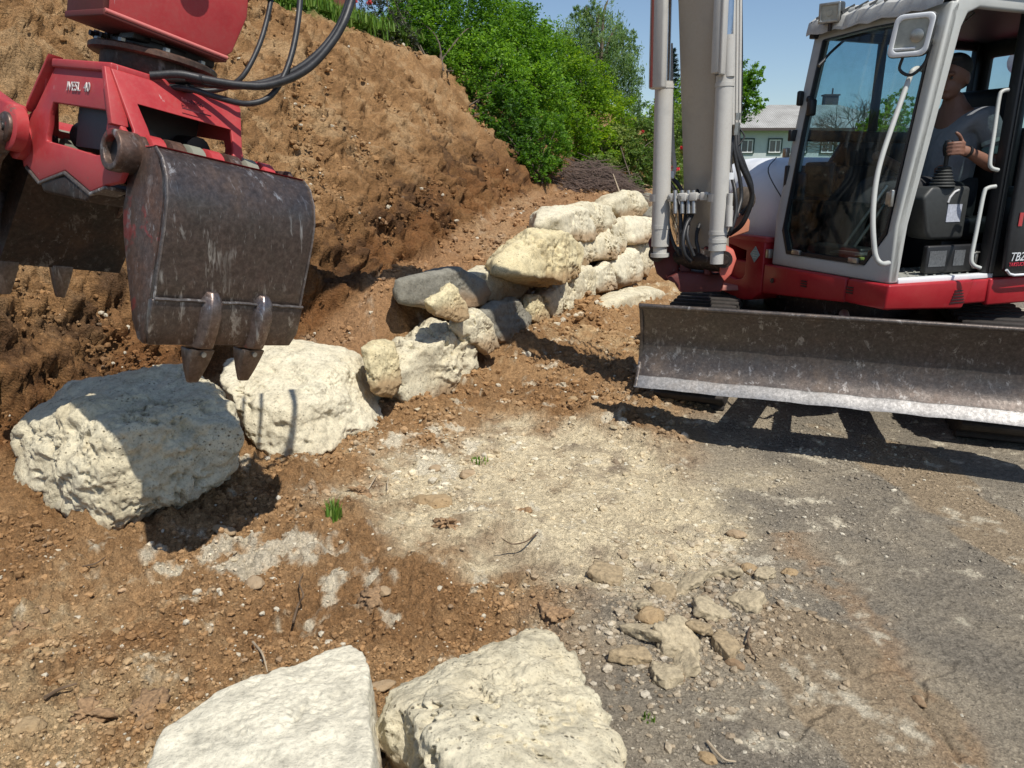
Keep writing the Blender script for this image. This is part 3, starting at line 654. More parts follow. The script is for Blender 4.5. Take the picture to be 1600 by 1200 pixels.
# ------------------------------------------------------------------ crumbs and gravel nobody could count
def scatter(name, n, f_pos, smin, smax, mat, seed, label, flat=.7, pw=2.2, sub=1, sink=.25, own=.75):
    rng = np.random.default_rng(seed); x, y = f_pos(rng, n); z = TH(x, y); n = len(x)
    V, F = ico(sub); dist = np.sqrt(x*x+y*y)
    u = rng.random(n); size = smin*(1-u*(1-(smin/smax)**(pw-1)))**(-1/(pw-1)); size = size*np.clip(dist/3.0, .7, 2.6)
    base = V[None]*(1+.26*(rng.random((n, len(V)))[..., None]*2-1)); sc = size[:, None]*(.7+.6*rng.random((n, 3))); sc[:, 2] *= flat
    a = rng.random(n)*6.283; c, s = np.cos(a), np.sin(a); B = base*sc[:, None, :]
    X = np.stack([B[..., 0]*c[:, None]-B[..., 1]*s[:, None]+x[:, None], B[..., 0]*s[:, None]+B[..., 1]*c[:, None]+y[:, None], B[..., 2]+(z+size*flat*(.5-sink))[:, None]], -1).reshape(-1, 3)
    FF = (F[None]+(np.arange(n)*len(V))[:, None, None]).reshape(-1, 3); me = np_mesh(name, X, FF, False)
    if own:
        z_, s_, t_, bk_, so_, sd_, ct_ = terrain(x, y, False); cl = soil_colour(x, y, z_, s_, t_, bk_, so_, sd_, ct_)*(.72+.5*rng.random((n, 1)))
        w_ = rng.random(n) < .045; cl[w_] = np.array([.56, .51, .40]); ca_ = me.color_attributes.new('own', 'FLOAT_COLOR', 'POINT'); q_ = np.ones((n, len(V), 4), np.float32); q_[..., :3] = cl[:, None, :]; ca_.data.foreach_set('color', q_.ravel())
    at = me.attributes.new('tint', 'FLOAT', 'POINT'); at.data.foreach_set('value', np.repeat(rng.random(n), len(V)).astype(np.float32))
    o = link_mesh(name, me, mat); return tag(o, label, kind='stuff')
def mat_crumb(name, stops, own=.85):
    N = NT(name); at = N.node('ShaderNodeAttribute', attribute_name='tint'); n = N.noise(90, 5, .7)
    ao = N.node('ShaderNodeAttribute', attribute_name='own')
    c = N.mix(1.0, N.mix(own, N.ramp(at.outputs['Fac'], stops), ao.outputs['Color']), N.ramp(n, [(.25, .6), (.5, 1.0), (.75, 1.4)]), 'MULTIPLY')
    return N.set(c, .95, 0, N.bump(n, .006, .8), **{'Specular IOR Level': .15})
M_CR1 = mat_crumb('soil_crumbs', [(0, (.19, .105, .045)), (.5, (.31, .185, .088)), (.93, (.31, .225, .145)), (.97, (.58, .53, .42)), (1, (.60, .56, .46))])
M_CR2 = mat_crumb('gravel_bits', [(0, (.10, .095, .09)), (.6, (.20, .18, .155)), (.9, (.32, .27, .20)), (1, (.55, .50, .42))])
M_CR3 = mat_crumb('chalk_bits', [(0, (.40, .32, .20)), (.6, (.55, .48, .34)), (1, (.66, .62, .50))], .3)
M_CR4 = mat_crumb('bank_crumbs', [(0, (.20, .115, .05)), (.6, (.30, .18, .085)), (.94, (.36, .25, .15)), (1, (.58, .52, .40))])
def pos_where(cond, xr, yr, over=6):
    def f(rng, n):
        m = n*over; r = yr[0]*(yr[1]/yr[0])**rng.random(m); a = rng.uniform(xr[0], xr[1], m)
        x, y = r*np.sin(a), r*np.cos(a); k = rng.random(m) < cond(x, y); return x[k][:n], y[k][:n]
    return f
M_CR5 = mat_crumb('mud_bits', [(0, (.20, .14, .085)), (.4, (.34, .26, .17)), (.8, (.42, .35, .25)), (1, (.56, .50, .40))], .35)
scatter('soil_crumbs', 19000, pos_where(lambda x, y: soilmask(x, y)*(1-.85*sandmask(x, y))*np.clip(.45+fbm2(x, y, 3, 3, 201)*1.3, 0.05, 1)*(ST(x, y)[1] < .8), (-.75, .75), (1.3, 8)), .0035, .019, M_CR1, 1, 'crumbs and small lumps of loose brown soil', .75, 2.4)
scatter('gravel', 15000, pos_where(lambda x, y: (1-soilmask(x, y))*np.clip(.3+fbm2(x, y, 2, 3, 203), .05, 1), (-.2, .85), (1.3, 8)), .0024, .012, M_CR2, 2, 'fine grey gravel on the driven ground', .65, 3.0)
scatter('chalk_chips', 1700, pos_where(lambda x, y: sandmask(x, y)*.7+np.exp(-(((x+.5)/.35)**2+((y-3.9)/.5)**2))+.6*np.exp(-(((x+1.0)/.45)**2+((y-2.6)/.18)**2)), (-.6, .5), (1.8, 6)), .003, .018, M_CR3, 3, 'pale limestone chips trodden into the ground', .5, 2.6)
scatter('bank_crumbs', 5000, pos_where(lambda x, y: (ST(x, y)[1] > .7)*(ST(x, y)[1] < 3.6)*np.clip(.3+fbm2(x, y, 2, 3, 205), .05, 1), (-.8, .15), (3.2, 12)), .004, .015, M_CR4, 4, 'small stones and crumbs lying on the earth bank', .8, 2.6)
# crumbled edge around the crusts
scatter('mud_rubble', 1700, lambda rng, n: (lambda q: (.60+.20*rng.normal(size=n)+.10*q, 2.20+.13*rng.normal(size=n)+.22*q))(rng.normal(size=n)), .005, .024, M_CR5, 5, 'rubble of dried mud around the crusts', .7, 2.0)

# ------------------------------------------------------------------ roots and twigs
M_TWIG = mat_plain('dry_twig', (.13, .085, .05), .8, 0, .4)
M_TWIGP = mat_plain('pale_root', (.40, .32, .22), .8, 0, .3)
def twig(pix, r, label, mat=M_TWIG, name='twig', grp='roots and twigs lying on the soil', lift=.012):
    pts = []
    for i, (u, v) in enumerate(pix):
        g = G(u, v, 0)
        for _ in range(5): g = G(u, v, th(g.x, g.y)+lift+(.01 if i % 2 else 0))
        pts.append(g)
    m = MB(); sp = spline(pts, 5); m.tube(sp, [r*(1-.6*k/len(sp)) for k in range(len(sp))], 6); o = m.build(name, mat, loc=pts[0]); return tag(o, label, 'twig', grp)
twig([(458, 972), (466, 945), (474, 930), (468, 912), (474, 895)], .0045, 'dark curved root standing in the brown soil')
twig([(840, 832), (822, 846), (800, 850), (785, 842)], .004, 'bent twig across the pale patch')
twig([(1172, 980), (1168, 1000), (1178, 1022), (1186, 1030)], .004, 'thin root right of the mud crusts')
twig([(575, 765), (590, 742), (605, 735)], .003, 'short pale root above the grass tuft', M_TWIGP)
twig([(605, 765), (608, 745), (625, 738)], .003, 'forked pale root beside the short one', M_TWIGP)
twig([(395, 1003), (410, 1022), (418, 1050)], .004, 'whitish root strip above the smooth white boulder', M_TWIGP)
twig([(130, 245+640), (150, 880), (165, 870)], .004, 'dark root at the edge of the chalky soil')
twig([(70, 1090), (95, 1076), (120, 1068)], .006, 'thick root in the lower left soil')
twig([(1105, 1158), (1130, 1185), (1150, 1190)], .004, 'grey stick near the bottom edge', M_TWIGP)
twig([(740, 650), (770, 655), (790, 645)], .003, 'thin stick below the craggy boulder')
# grass tufts
M_GRASS = mat_leaf('grass_blades', [(0, (.07, .15, .02)), (.6, (.16, .30, .04)), (1, (.22, .28, .07))], .35)
def blades(c, n, rad, hgt, seed, wd=.0035, lean=.5):
    rng = np.random.default_rng(seed); V = []; F = []; T = []
    for i in range(n):
        a = rng.random()*6.283; q = rad*math.sqrt(rng.random()); x, y = c[0]+q*math.cos(a), c[1]+q*math.sin(a)
        b = rng.random()*6.283; l = hgt*rng.uniform(.5, 1.2); w = wd*rng.uniform(.6, 1.3); k = lean*rng.random()
        dx, dy = math.cos(b)*k*l, math.sin(b)*k*l; px, py = -math.sin(b)*w, math.cos(b)*w; z = c[2]
        n0 = len(V); V += [(x-px, y-py, z-.01), (x+px, y+py, z-.01), (x+dx*.35+px*.8, y+dy*.35+py*.8, z+l*.6), (x+dx*.35-px*.8, y+dy*.35-py*.8, z+l*.6), (x+dx+px*.1, y+dy+py*.1, z+l*(1-.3*k)), (x+dx-px*.1, y+dy-py*.1, z+l*(1-.3*k))]
        F += [(n0, n0+1, n0+2, n0+3), (n0+3, n0+2, n0+4, n0+5)]; T += [rng.random()]*6
    return V, F, T
def tint_mesh(name, V, F, T, mat):
    me = np_mesh(name, V, F); a = me.attributes.new('tint', 'FLOAT', 'POINT'); a.data.foreach_set('value', np.array(T, np.float32)); me.materials.append(mat); return me
def tuft(u, v, n, rad, hgt, label, seed):
    g = G(u, v, 0)
    for _ in range(5): g = G(u, v, th(g.x, g.y))
    o = link_mesh('grass_tuft', tint_mesh('grass_tuft', *blades(g, n, rad, hgt, seed), M_GRASS), None, None, g); tag(o, label, 'grass', 'grass tufts')
tuft(522, 808, 95, .035, .075, 'bright green grass tuft in the brown soil', 1)
tuft(733, 422, 90, .09, .10, 'small green tuft behind the flat cream slab', 2)
tuft(750, 722, 40, .05, .03, 'tiny faded weed on the pale patch', 3)
tuft(1013, 1125, 20, .02, .02, 'tiny green leaf scrap beside the rough boulder', 4)
# grass on top of the bank
rng = np.random.default_rng(9); V = []; F = []; T = []
for i in range(1500):
    s_, t_ = rng.uniform(1.0, 9.0), 3.52+abs(rng.normal(0, .45)); x, y = XY(s_, t_); z = 3.38
    v_, f_, tt = blades((x, y, th(x, y) if i % 8 == 0 else z+.03*(t_-3.5)), 7, .07, .17, 5000+i, .009, .7); n0 = len(V); V += v_; F += [tuple(q+n0 for q in f) for f in f_]; T += tt
tag(link_mesh('bank_top_grass', tint_mesh('bank_top_grass', V, F, T, M_GRASS)), 'long green grass along the top of the earth bank', kind='stuff')
# ------------------------------------------------------------------ leaves
def leaf_cloud(name, blobs, n, size, mat, seed, droop=0.3, elong=2.2, clump=.55, parent=None, shell=.55, up=.25):
    """blobs = (centre, rx, ry, rz); leaves sit on twigs grouped in clumps through each blob's volume"""
    rng = np.random.default_rng(seed); vol = np.array([b[1]*b[3] for b in blobs]); cnt = rng.multinomial(n, vol/vol.sum())
    C = []
    for (c, rx, ry, rz), k in zip(blobs, cnt):
        nc = max(6, int(k/26)); d = rng.normal(size=(nc, 3)); d /= np.linalg.norm(d, axis=1)[:, None]
        r = (shell+(1.12-shell)*rng.random(nc)**.7)*(1+.16*fbm3(d[:, 0], d[:, 1], d[:, 2], 2.2, 3, seed)); cc = d*r[:, None]
        idx = rng.integers(0, nc, k); off = rng.normal(size=(k, 3))*.11*clump*np.array([1, 1, 1])
        off += d[idx]*np.abs(rng.normal(size=(k, 1)))*.07
        C.append((cc[idx]+off)*np.array([rx, ry, rz])+np.array(c))
    C = np.concatenate(C); n = len(C)
    ax = rng.normal(size=(n, 3)); ax[:, 2] = ax[:, 2]*.5-droop; ax /= np.linalg.norm(ax, axis=1)[:, None]
    nn = rng.normal(size=(n, 3))*.8+np.array([.15, -.3, up+.6]); sd = np.cross(ax, nn); sd /= np.linalg.norm(sd, axis=1)[:, None]
    L = size*(.6+.8*rng.random(n))[:, None]; Wd = L/elong
    V = np.stack([C-ax*L*.5, C+sd*Wd*.5, C+ax*L*.5, C-sd*Wd*.5], 1).reshape(-1, 3)
    F = np.arange(n*4).reshape(n, 4)
    tn = np.clip(.5+.33*fbm3(C[:, 0], C[:, 1], C[:, 2], 1.6, 3, seed+5)+.2*rng.normal(size=n), 0, 1)
    me = np_mesh(name, V, F); a = me.attributes.new('tint', 'FLOAT', 'POINT'); a.data.foreach_set('value', np.repeat(tn, 4).astype(np.float32))
    return link_mesh(name, me, mat, parent)
M_L1 = M_LEAF
M_L2 = mat_leaf('yellow_green_leaves', [(0, (.05, .12, .010)), (.5, (.15, .28, .015)), (1, (.32, .42, .02))], .5)
M_L3 = mat_leaf('willow_leaves', [(0, (.05, .11, .03)), (.5, (.13, .22, .08)), (1, (.26, .36, .16))], .5)
M_L4 = mat_leaf('spruce_needles', [(0, (.008, .022, .018)), (.6, (.02, .05, .038)), (1, (.05, .09, .07))], .1)
M_L5 = mat_leaf('olive_rose_leaves', [(0, (.04, .08, .015)), (.5, (.11, .19, .03)), (1, (.24, .28, .07))], .35)
M_L6 = mat_leaf('dark_dry_leaves', [(0, (.012, .016, .010)), (.6, (.04, .05, .03)), (1, (.12, .12, .09))], .2)
M_FLW = mat_leaf('red_petals', [(0, (.45, .02, .03)), (1, (.65, .06, .08))], .3)
M_FLP = mat_leaf('pink_petals', [(0, (.70, .12, .16)), (1, (.80, .25, .28))], .3)
M_BARK = mat_plain('bark', (.10, .075, .055), .9, 0, .5, 20, .01)
def twigs(name, base, blobs, n, r, mat, seed, parent, wob=.12):
    rnd = random.Random(seed); m = MB()
    for i in range(n):
        c, rx, ry, rz = rnd.choice(blobs); e = Vector(c)+Vector((rnd.uniform(-1, 1)*rx, rnd.uniform(-1, 1)*ry, rnd.uniform(-.8, .95)*rz))*.85
        b = Vector(base)+Vector((rnd.uniform(-.2, .2), rnd.uniform(-.2, .2), 0)); mid = b.lerp(e, .5)+Vector((rnd.uniform(-1, 1), rnd.uniform(-1, 1), rnd.uniform(0, 1)))*wob*(e-b).length
        sp = spline([b, mid, e], 4); m.tube(sp, [r*(1-.75*k/len(sp)) for k in range(len(sp))], 5)
    return m.build(name, mat, parent)
def bush(label, blobs_px, n, size, mat, seed, group='bushes on the overgrown end of the bank', cat='bush', name='bush', twn=14, flowers=None, **kw):
    bl = []
    for u, v, d, r in blobs_px:
        c = P(u, v, d); q = r/FPX*d; bl.append((c, q, q*1.0, q))
    low = min(bl, key=lambda b: b[0].z); bx, by = low[0].x, low[0].y; base = (bx, by, th(bx, by)-.05)
    e = thing(name, label, cat, base, group)
    leaf_cloud('foliage', bl, n, size, mat, seed, parent=e, **kw); twigs('branches', base, bl, twn, .014, M_BARK, seed, e)
    if flowers:
        fm, pts, q = flowers
        for (u, v, d) in pts:
            c = P(u, v, d); leaf_cloud('blossom', [(c, q, q, q)], 40, q*1.1, fm, seed+int(u), parent=e, elong=1.2, shell=.2)
    return e
bush('tall dense dark green bush at the top left of the hedge', [(665,60,11.6,60),(715,20,12.2,75),(650,130,11.2,36),(700,120,11.4,58),(760,40,12.4,60),(690,185,10.9,30),(640,10,12,45),(625,50,11.6,34),(655,90,11.4,40)], 52000, .055, M_L1, 11)
bush('bright green bush with glossy hanging shoots in the middle of the hedge', [(760,130,11.4,62),(810,90,12.2,58),(790,190,11.0,48),(840,150,12.0,50),(735,205,10.8,28),(815,60,12.8,40)], 46000, .055, M_L1, 12, up=.5)
bush('low dark bush with bare stems spilling onto the bare slope', [(800,235,10.7,34),(838,262,10.6,28),(770,215,10.7,24),(850,225,11,40)], 18000, .045, M_L1, 13)
bush('yellow-green bush with light new leaves right of the dark ones', [(890,150,14,58),(930,190,14.5,52),(890,215,13,42),(870,110,14.5,45),(850,190,13,40),(930,235,13.5,34)], 42000, .06, M_L2, 14)
bush('olive bramble bush behind the brush pile', [(965,235,14.0,34),(1000,262,13.6,30),(940,268,12.6,26),(985,295,12.8,20),(1005,215,16,26)], 22000, .055, M_L5, 15, flowers=(M_FLW, [(1004, 206, 15)], .03))
bush('rose bush with red blossoms between the boom cylinders', [(1050,215,17,44),(1040,265,15,36),(1062,290,14.5,30),(1080,240,18,40)], 20000, .06, M_L5, 16, flowers=(M_FLW, [(1068,236,14.6),(1056,264,14.0),(1075,276,14.2),(1045,250,14.4)], .07))
bush('fresh green shrub behind the boom', [(1035,195,22,34),(1065,180,24,40),(1090,215,20,40),(1055,225,20,30)], 16000, .085, M_L2, 17)
bush('dark shrub with pink blossoms at the top of the bank', [(600,25,10.6,38),(580,50,10.4,28),(625,65,10.6,30),(605,85,10.3,24)], 8200, .035, M_L6, 18, twn=4, flowers=(M_FLP, [(578,3,10.0),(556,-4,10.0)], .045))
bush('low grassy weeds hanging over the edge below the pink shrub', [(590,100,10.1,18),(615,112,10.1,14),(560,70,10.3,16),(640,140,10.4,18)], 2600, .05, M_L6, 19, elong=5, twn=3)
# second row so that the hedge has depth from the side
bush('green bushes further along the bank top', [(830,110,19,70),(880,150,22,80),(760,60,18,80),(950,190,24,60)], 14000, .09, M_L1, 20)

# pile of dead brushwood
pc = P(925, 285, 12.0); e = thing('brush_pile', 'heap of dark dead brushwood lying behind the wall', 'brush pile', (pc.x, pc.y, th(pc.x, pc.y)))
m = MB(); rnd = random.Random(5)
for i in range(1000):
    a = rnd.uniform(-1, 1); b = rnd.uniform(-1, 1); hh = max(0, 1-a*a*.9)*max(0, 1-b*b*.6)
    top = Vector((pc.x+a*.72, pc.y+b*.7+a*.35, pc.z-.22+.56*hh*rnd.uniform(.3, 1))); dr = Vector((rnd.uniform(.3, 1), rnd.uniform(-.4, .4), rnd.uniform(-.55, .25))).normalized()*rnd.uniform(.12, .34)
    q = [top-dr, top+Vector((rnd.uniform(-.03, .03), rnd.uniform(-.03, .03), .03)), top+dr]; m.tube(q, [.006, .005, .003], 4)
m.build('twigs', mat_plain('dead_brushwood', (.15, .105, .085), .85, 0, .7, 8), e)
m = MB(); m.tube([P(968, 300, 11.3), P(958, 272, 11.4)], [.012, .007], 6); m.build('pale_stick', M_TWIGP, e)

# willow
def P3(u, v, d): return P(u, v, d)
g0 = P(940, 230, 20); gz0 = th(g0.x, g0.y); e = thing('willow_tree', 'airy light green willow rising above the hedge', 'tree', (g0.x, g0.y, gz0), 'trees in the background')
m = MB(); tr = spline([(g0.x, g0.y, gz0-.1), P(938, 170, 20), P(930, 90, 20), P(935, 20, 20)], 5); m.tube(tr, [.12*(1-.7*k/len(tr)) for k in range(len(tr))], 7)
for q in [(890, 60), (915, 10), (965, 40), (985, 70), (900, 110), (975, 110), (950, 0)]:
    m.tube(spline([tr[6], P((q[0]+935)/2, q[1]+30, 20), P(q[0], q[1], 20)], 4), [.05]*4+[.03]*4+[.01], 5)
m.build('trunk', M_BARK, e)
leaf_cloud('crown', [(P(900,70,20),.55,.6,.62),(P(935,60,20.4),.6,.6,.8),(P(960,100,20),.55,.6,.75),(P(905,125,20),.6,.6,.6),(P(980,130,19.6),.36,.4,.75),(P(985,70,20),.2,.2,.35),(P(900,22,20),.16,.2,.25),(P(968,62,20),.2,.2,.3),(P(985,185,19),.35,.4,.5),(P(925,25,20),.25,.3,.3)], 26000, .10, M_L3, 31, parent=e, droop=1.0, elong=4.5, clump=.9, shell=.25)
# spruce
g0 = P(1042, 250, 32); gz0 = 0.5; e = thing('spruce_tree', 'dark blue spruce showing either side of the left boom cylinder', 'tree', (g0.x, g0.y, gz0), 'trees in the background')
m = MB(); tip = P(1042, 88, 32); m.tube([(g0.x, g0.y, gz0), tip], [.16, .02], 7); m.build('trunk', M_BARK, e)
rng = np.random.default_rng(3); V = []; F = []; T = []
for lv in range(26):
    k = lv/25; z = tip.z-(tip.z-gz0-1.2)*k; rad = .12+1.55*k
    for j in range(11):
        a = j*6.283/11+lv*.7+rng.random()*.3; L = rad*rng.uniform(.7, 1.12)
        for q in range(int(14+26*k)):
            w = rng.random()**.7; bx = g0.x+math.cos(a)*L*w; by = g0.y+math.sin(a)*L*w; bz = z-.32*L*w*w+rng.normal()*.04+.1*w
            s_ = .12*(1.2-w*.5); an = rng.random()*6.28; u_ = np.array([math.cos(an), math.sin(an), rng.normal()*.25-.25]); v_ = np.array([-math.sin(an)*.22, math.cos(an)*.22, .1])
            c = np.array([bx, by, bz]); n0 = len(V); V += [c-u_*s_, c+v_*s_, c+u_*s_, c-v_*s_]; F.append((n0, n0+1, n0+2, n0+3)); T += [rng.random()]*4
link_mesh('crown', tint_mesh('crown', V, F, T, M_L4), None, e)
# broadleaf tree right of the boom
g0 = P(1150, 280, 34); e = thing('broadleaf_tree', 'round green tree behind the boom beside the pale house', 'tree', (g0.x, g0.y, 0), 'trees in the background')
m = MB(); m.tube(spline([(g0.x, g0.y, -.1), P(1148, 200, 34), P(1160, 140, 34)], 4), .14, 7)
for q in [(1185, 125), (1130, 120), (1175, 170), (1150, 100)]: m.tube([P(1152, 185, 34), P(q[0], q[1], 34)], [.07, .02], 5)
m.build('trunk', M_BARK, e)
leaf_cloud('crown', [(P(1160,130,34),.8,.9,.8),(P(1178,118,34),.5,.5,.45),(P(1150,165,34),.95,.9,.8),(P(1175,160,34),.6,.5,.35),(P(1130,120,34),.9,.8,.9),(P(1190,163,34),.3,.3,.2),(P(1110,180,34),1,1,1.2)], 12000, .15, M_L1, 33, parent=e, clump=.8, shell=.3)
# bare winter-looking tree in front of the house, seen through the cab
g0 = P(1337, 275, 38); e = thing('bare_tree', 'leafless spreading fruit tree in front of the pale house', 'tree', (g0.x, g0.y, 0), 'trees in the background')
m = MB(); rnd = random.Random(8)
def limb(m, p, d, L, r, k, spread=.75):
    if k == 0 or r < .004: return
    q = p+d*L; mid = p+d*L*.5+Vector((rnd.uniform(-1, 1), rnd.uniform(-1, 1), rnd.uniform(-.5, 1)))*L*.12
    m.tube([p, mid, q], [r, r*.85, r*.7], 5)
    for _ in range(3 if k > 2 else 2):
        nd = (d+Vector((rnd.uniform(-1, 1), rnd.uniform(-1, 1), rnd.uniform(-.55, .6)))*spread).normalized(); limb(m, q, nd, L*rnd.uniform(.6, .85), r*.62, k-1)
limb(m, Vector((g0.x, g0.y, -.1)), Vector((0, 0, 1)), 2.0, .11, 1); b0 = Vector((g0.x, g0.y, 1.85))
for dx, dz in [(-.9, .75), (-.5, 1), (.2, 1), (.7, .8), (1, .5), (-1, .4)]: limb(m, b0, Vector((dx, rnd.uniform(-.4, .4), dz)).normalized(), 1.15, .06, 6)
m.build('branches', mat_plain('grey_bark', (.12, .105, .085), .9, 0, .4), e)
bush('green shrub with yellow-green leaves seen through the cab glass', [(1385,185,30,22),(1400,165,32,22),(1365,200,30,20),(1415,200,30,24),(1350,210,32,14)], 6000, .12, M_L2, 35, group='garden shrubs by the house')
bush('low dark hedge at the foot of the pale house', [(1190,262,44,14),(1230,262,44,14),(1165,268,44,16),(1100,270,40,24)], 4000, .14, M_L1, 36, group='garden shrubs by the house')
# wooden post on the bank top
pp = P(533, -12, 10.4); e = thing('wooden_post', 'rust-brown post standing in the grass on top of the bank', 'post', (pp.x, pp.y, 3.3))
m = MB(); m.box((pp.x, pp.y, 3.75), (.36, .24, 1.05)); m.build('post_body', mat_plain('red_brown_wood', (.16, .055, .03), .8, 0, .4, 14, .004), e, .02)
m = MB(); m.box((pp.x, pp.y, 4.30), (.40, .28, .05)); m.build('post_cap', M_BARK, e, .01)

# ------------------------------------------------------------------ the pale house
M_WALL = mat_plain('pale_green_render', (.50, .55, .54), .9, 0, .06, 3); M_WHT = mat_plain('white_window_frame', (.72, .72, .70), .5)
M_WDK = mat_plain('dark_green_surround', (.03, .055, .045), .7); M_PANE = mat_plain('window_pane', (.10, .11, .12), .08, 0, .3, 4); M_GUT = mat_plain('brown_eaves', (.07, .05, .045), .7)
def mat_roof():
    N = NT('grey_fibre_roof'); w = N.node('ShaderNodeTexWave', wave_type='BANDS', bands_direction='X'); w.inputs['Scale'].default_value = 2.2; N.l.new(N.obj, w.inputs[0])
    c = N.mix(N.ramp(N.noise(.9, 7, .7), [(.35, 0.0), (.7, 1.0)]), (.42, .41, .385), (.27, .26, .24)); c = N.mix(1.0, c, N.ramp(w.outputs['Fac'], [(0, .82), (1, 1.1)]), 'MULTIPLY')
    return N.set(c, .9, 0, N.bump(w.outputs['Fac'], .03, .7))
M_ROOF = mat_roof()
hd = 50.0; eL = P(1148, 200, hd); zE = eL.z; yF = eL.y; xL = eL.x; xR = P(1420, 200, hd).x; dep = 8.0
house = thing('house', 'pale green house with grey sheet roof behind the excavator', 'house', ((xL+xR)/2, yF, 0))
m = MB(); m.box(((xL+xR)/2, yF+dep/2+.25, zE/2-.1), (xR-xL, dep, zE+.2)); m.build('wall', M_WALL, house)
zr = P(1197, 165, hd+4).z; xr0 = P(1197, 165, hd+4).x; ov = .35
m = MB(); a = [(xL-ov, yF-ov, zE), (xR+ov, yF-ov, zE), (xR+ov, yF+dep+.6, zE), (xL-ov, yF+dep+.6, zE)]; r1 = (xr0, yF+4, zr); r2 = (xR-3.2, yF+4, zr)
m.add(a+[r1, r2]+[(p[0], p[1], p[2]-.10) for p in a], [(0, 1, 5, 4), (2, 3, 4, 5), (3, 0, 4), (1, 2, 5), (9, 8, 7, 6), (0, 6, 7, 1), (1, 7, 8, 2), (2, 8, 9, 3), (3, 9, 6, 0)])
roof = m.build('roof', M_ROOF, house)
ch = P(1285, 158, hd+5); m = MB(); m.box((ch.x, yF+4.4, zr+.1), (.95, .6, 1.1)); m.box((ch.x, yF+4.4, zr+.68), (1.1, .75, .10)); m.tube([(ch.x+.1, yF+4.4, zr+.7), (ch.x+.1, yF+4.4, zr+1.15)], .06, 8); m.build('chimney', M_GUT, roof)
m = MB(); m.box(((xL+xR)/2, yF-ov-.05, zE-.10), (xR-xL+.8, .12, .18)); m.build('gutter', M_GUT, house)
def window(x, z, w=.82, h=.86):
    m = MB(); m.ring([(x-w/2-.08, yF+.22, z-h/2-.07), (x+w/2+.08, yF+.22, z-h/2-.07), (x+w/2+.08, yF+.22, z+h/2+.09), (x-w/2-.08, yF+.22, z+h/2+.09)],
                     [(x-w/2, yF+.22, z-h/2), (x+w/2, yF+.22, z-h/2), (x+w/2, yF+.22, z+h/2), (x-w/2, yF+.22, z+h/2)], (0, -.05, 0))
    wd = m.build('window', M_WDK, house)
    m = MB(); m.box((x, yF+.235, z), (w, .02, h)); m.build('pane', M_PANE, wd)
    m = MB(); fw = .07
    for sx in (-1, 1): m.box((x+sx*(w/2-fw/2), yF+.21, z), (fw, .03, h))
    for sz in (-1, 1): m.box((x, yF+.205, z+sz*(h/2-fw/2)), (w, .03, fw))
    m.box((x+.05, yF+.205, z), (fw, .035, h)); m.build('frame', M_WHT, wd)
for u in (1128, 1171, 1215, 1255, 1298, 1340, 1382): q = P(u, 228, hd); window(q.x, q.z)
# ------------------------------------------------------------------ excavator
F_ = Vector((-.938, -.347, 0)).normalized(); S_ = Vector((.347, -.938, 0)).normalized(); Z_ = Vector((0, 0, 1))
C0 = Vector((2.09, 4.10, 0))
def K(f, s, z): return C0+F_*f+S_*s+Z_*z
TD = Vector((.36, .93, 0)).normalized(); BX = Vector((.93, -.36, 0)).normalized(); UC = Vector((2.40, 5.40, 0))
ex = thing('excavator', 'white and red tracked excavator with raised steel blade and man in its cab', 'excavator', (UC.x, UC.y, 0))
FZ = (F_, S_, Z_)
def kbox(m, f0, f1, s0, s1, z0, z1):
    return m.hexa([K(f0, s0, z0), K(f1, s0, z0), K(f1, s1, z0), K(f0, s1, z0), K(f0, s0, z1), K(f1, s0, z1), K(f1, s1, z1), K(f0, s1, z1)])
# dozer blade
L0 = Vector((.69, 4.04, 0)); bl_len = 2.22
def BL(a, n, z): return L0+BX*a-TD*n+Z_*z
prof = [(-.045, .375), (-.082, .41), (-.108, .46), (-.122, .52), (-.126, .58), (-.118, .64), (-.098, .70), (-.070, .75), (-.052, .775)]
m = MB(); NA = 24
m.sheet([[BL(bl_len*i/NA, n+.002*math.sin(i*1.7+j), z) for i in range(NA+1)] for j, (n, z) in enumerate(prof)], TD*.022)
blade = m.build('blade', M_BLADE, ex, .003, angle=35)
m = MB(); m.sheet([[BL(bl_len*i/NA, n, z+.003*math.sin(i*2.3+i*i)) for i in range(NA+1)] for n, z in ((.004, .325), (-.048, .383))], TD*.028); m.build('cutting_edge', M_EDGE, blade, .003)
m = MB(); m.tube([BL(bl_len*i/NA, -.056, .782) for i in range(NA+1)], .014, 8); m.build('top_lip', M_BLADE, blade)
m = MB()
for a in (.0, bl_len-.02): m.prism([BL(a, -.0, .33), BL(a, -.11, .46), BL(a, -.12, .62), BL(a, -.05, .78), BL(a, -.20, .70), BL(a, -.22, .45)], BX*.02)
for z in (.42, .6, .72): m.box(BL(bl_len/2, -.19, z), (bl_len-.1, .09, .05), (BX, -TD, Z_))
m.build('blade_back_frame', M_BLADE, blade, .004)
for a in (.72, 1.50):
    m = MB(); p0 = BL(a, -.16, .42); p1 = BL(a+(-.10 if a > 1 else .10), -1.15, .38)
    d = (p1-p0).normalized(); sd = d.cross(Z_).normalized(); m.box((p0+p1)/2, ((p1-p0).length, .15, .13), (d, sd, d.cross(sd))); m.build('push_arm', M_REDK, ex, .01)
m = MB(); m.lathe(BL(1.11, -.2, .62), TD, [(0, .05), (.42, .05), (.42, .03), (.95, .03)], 14); m.build('blade_cylinder', M_CYL, ex)
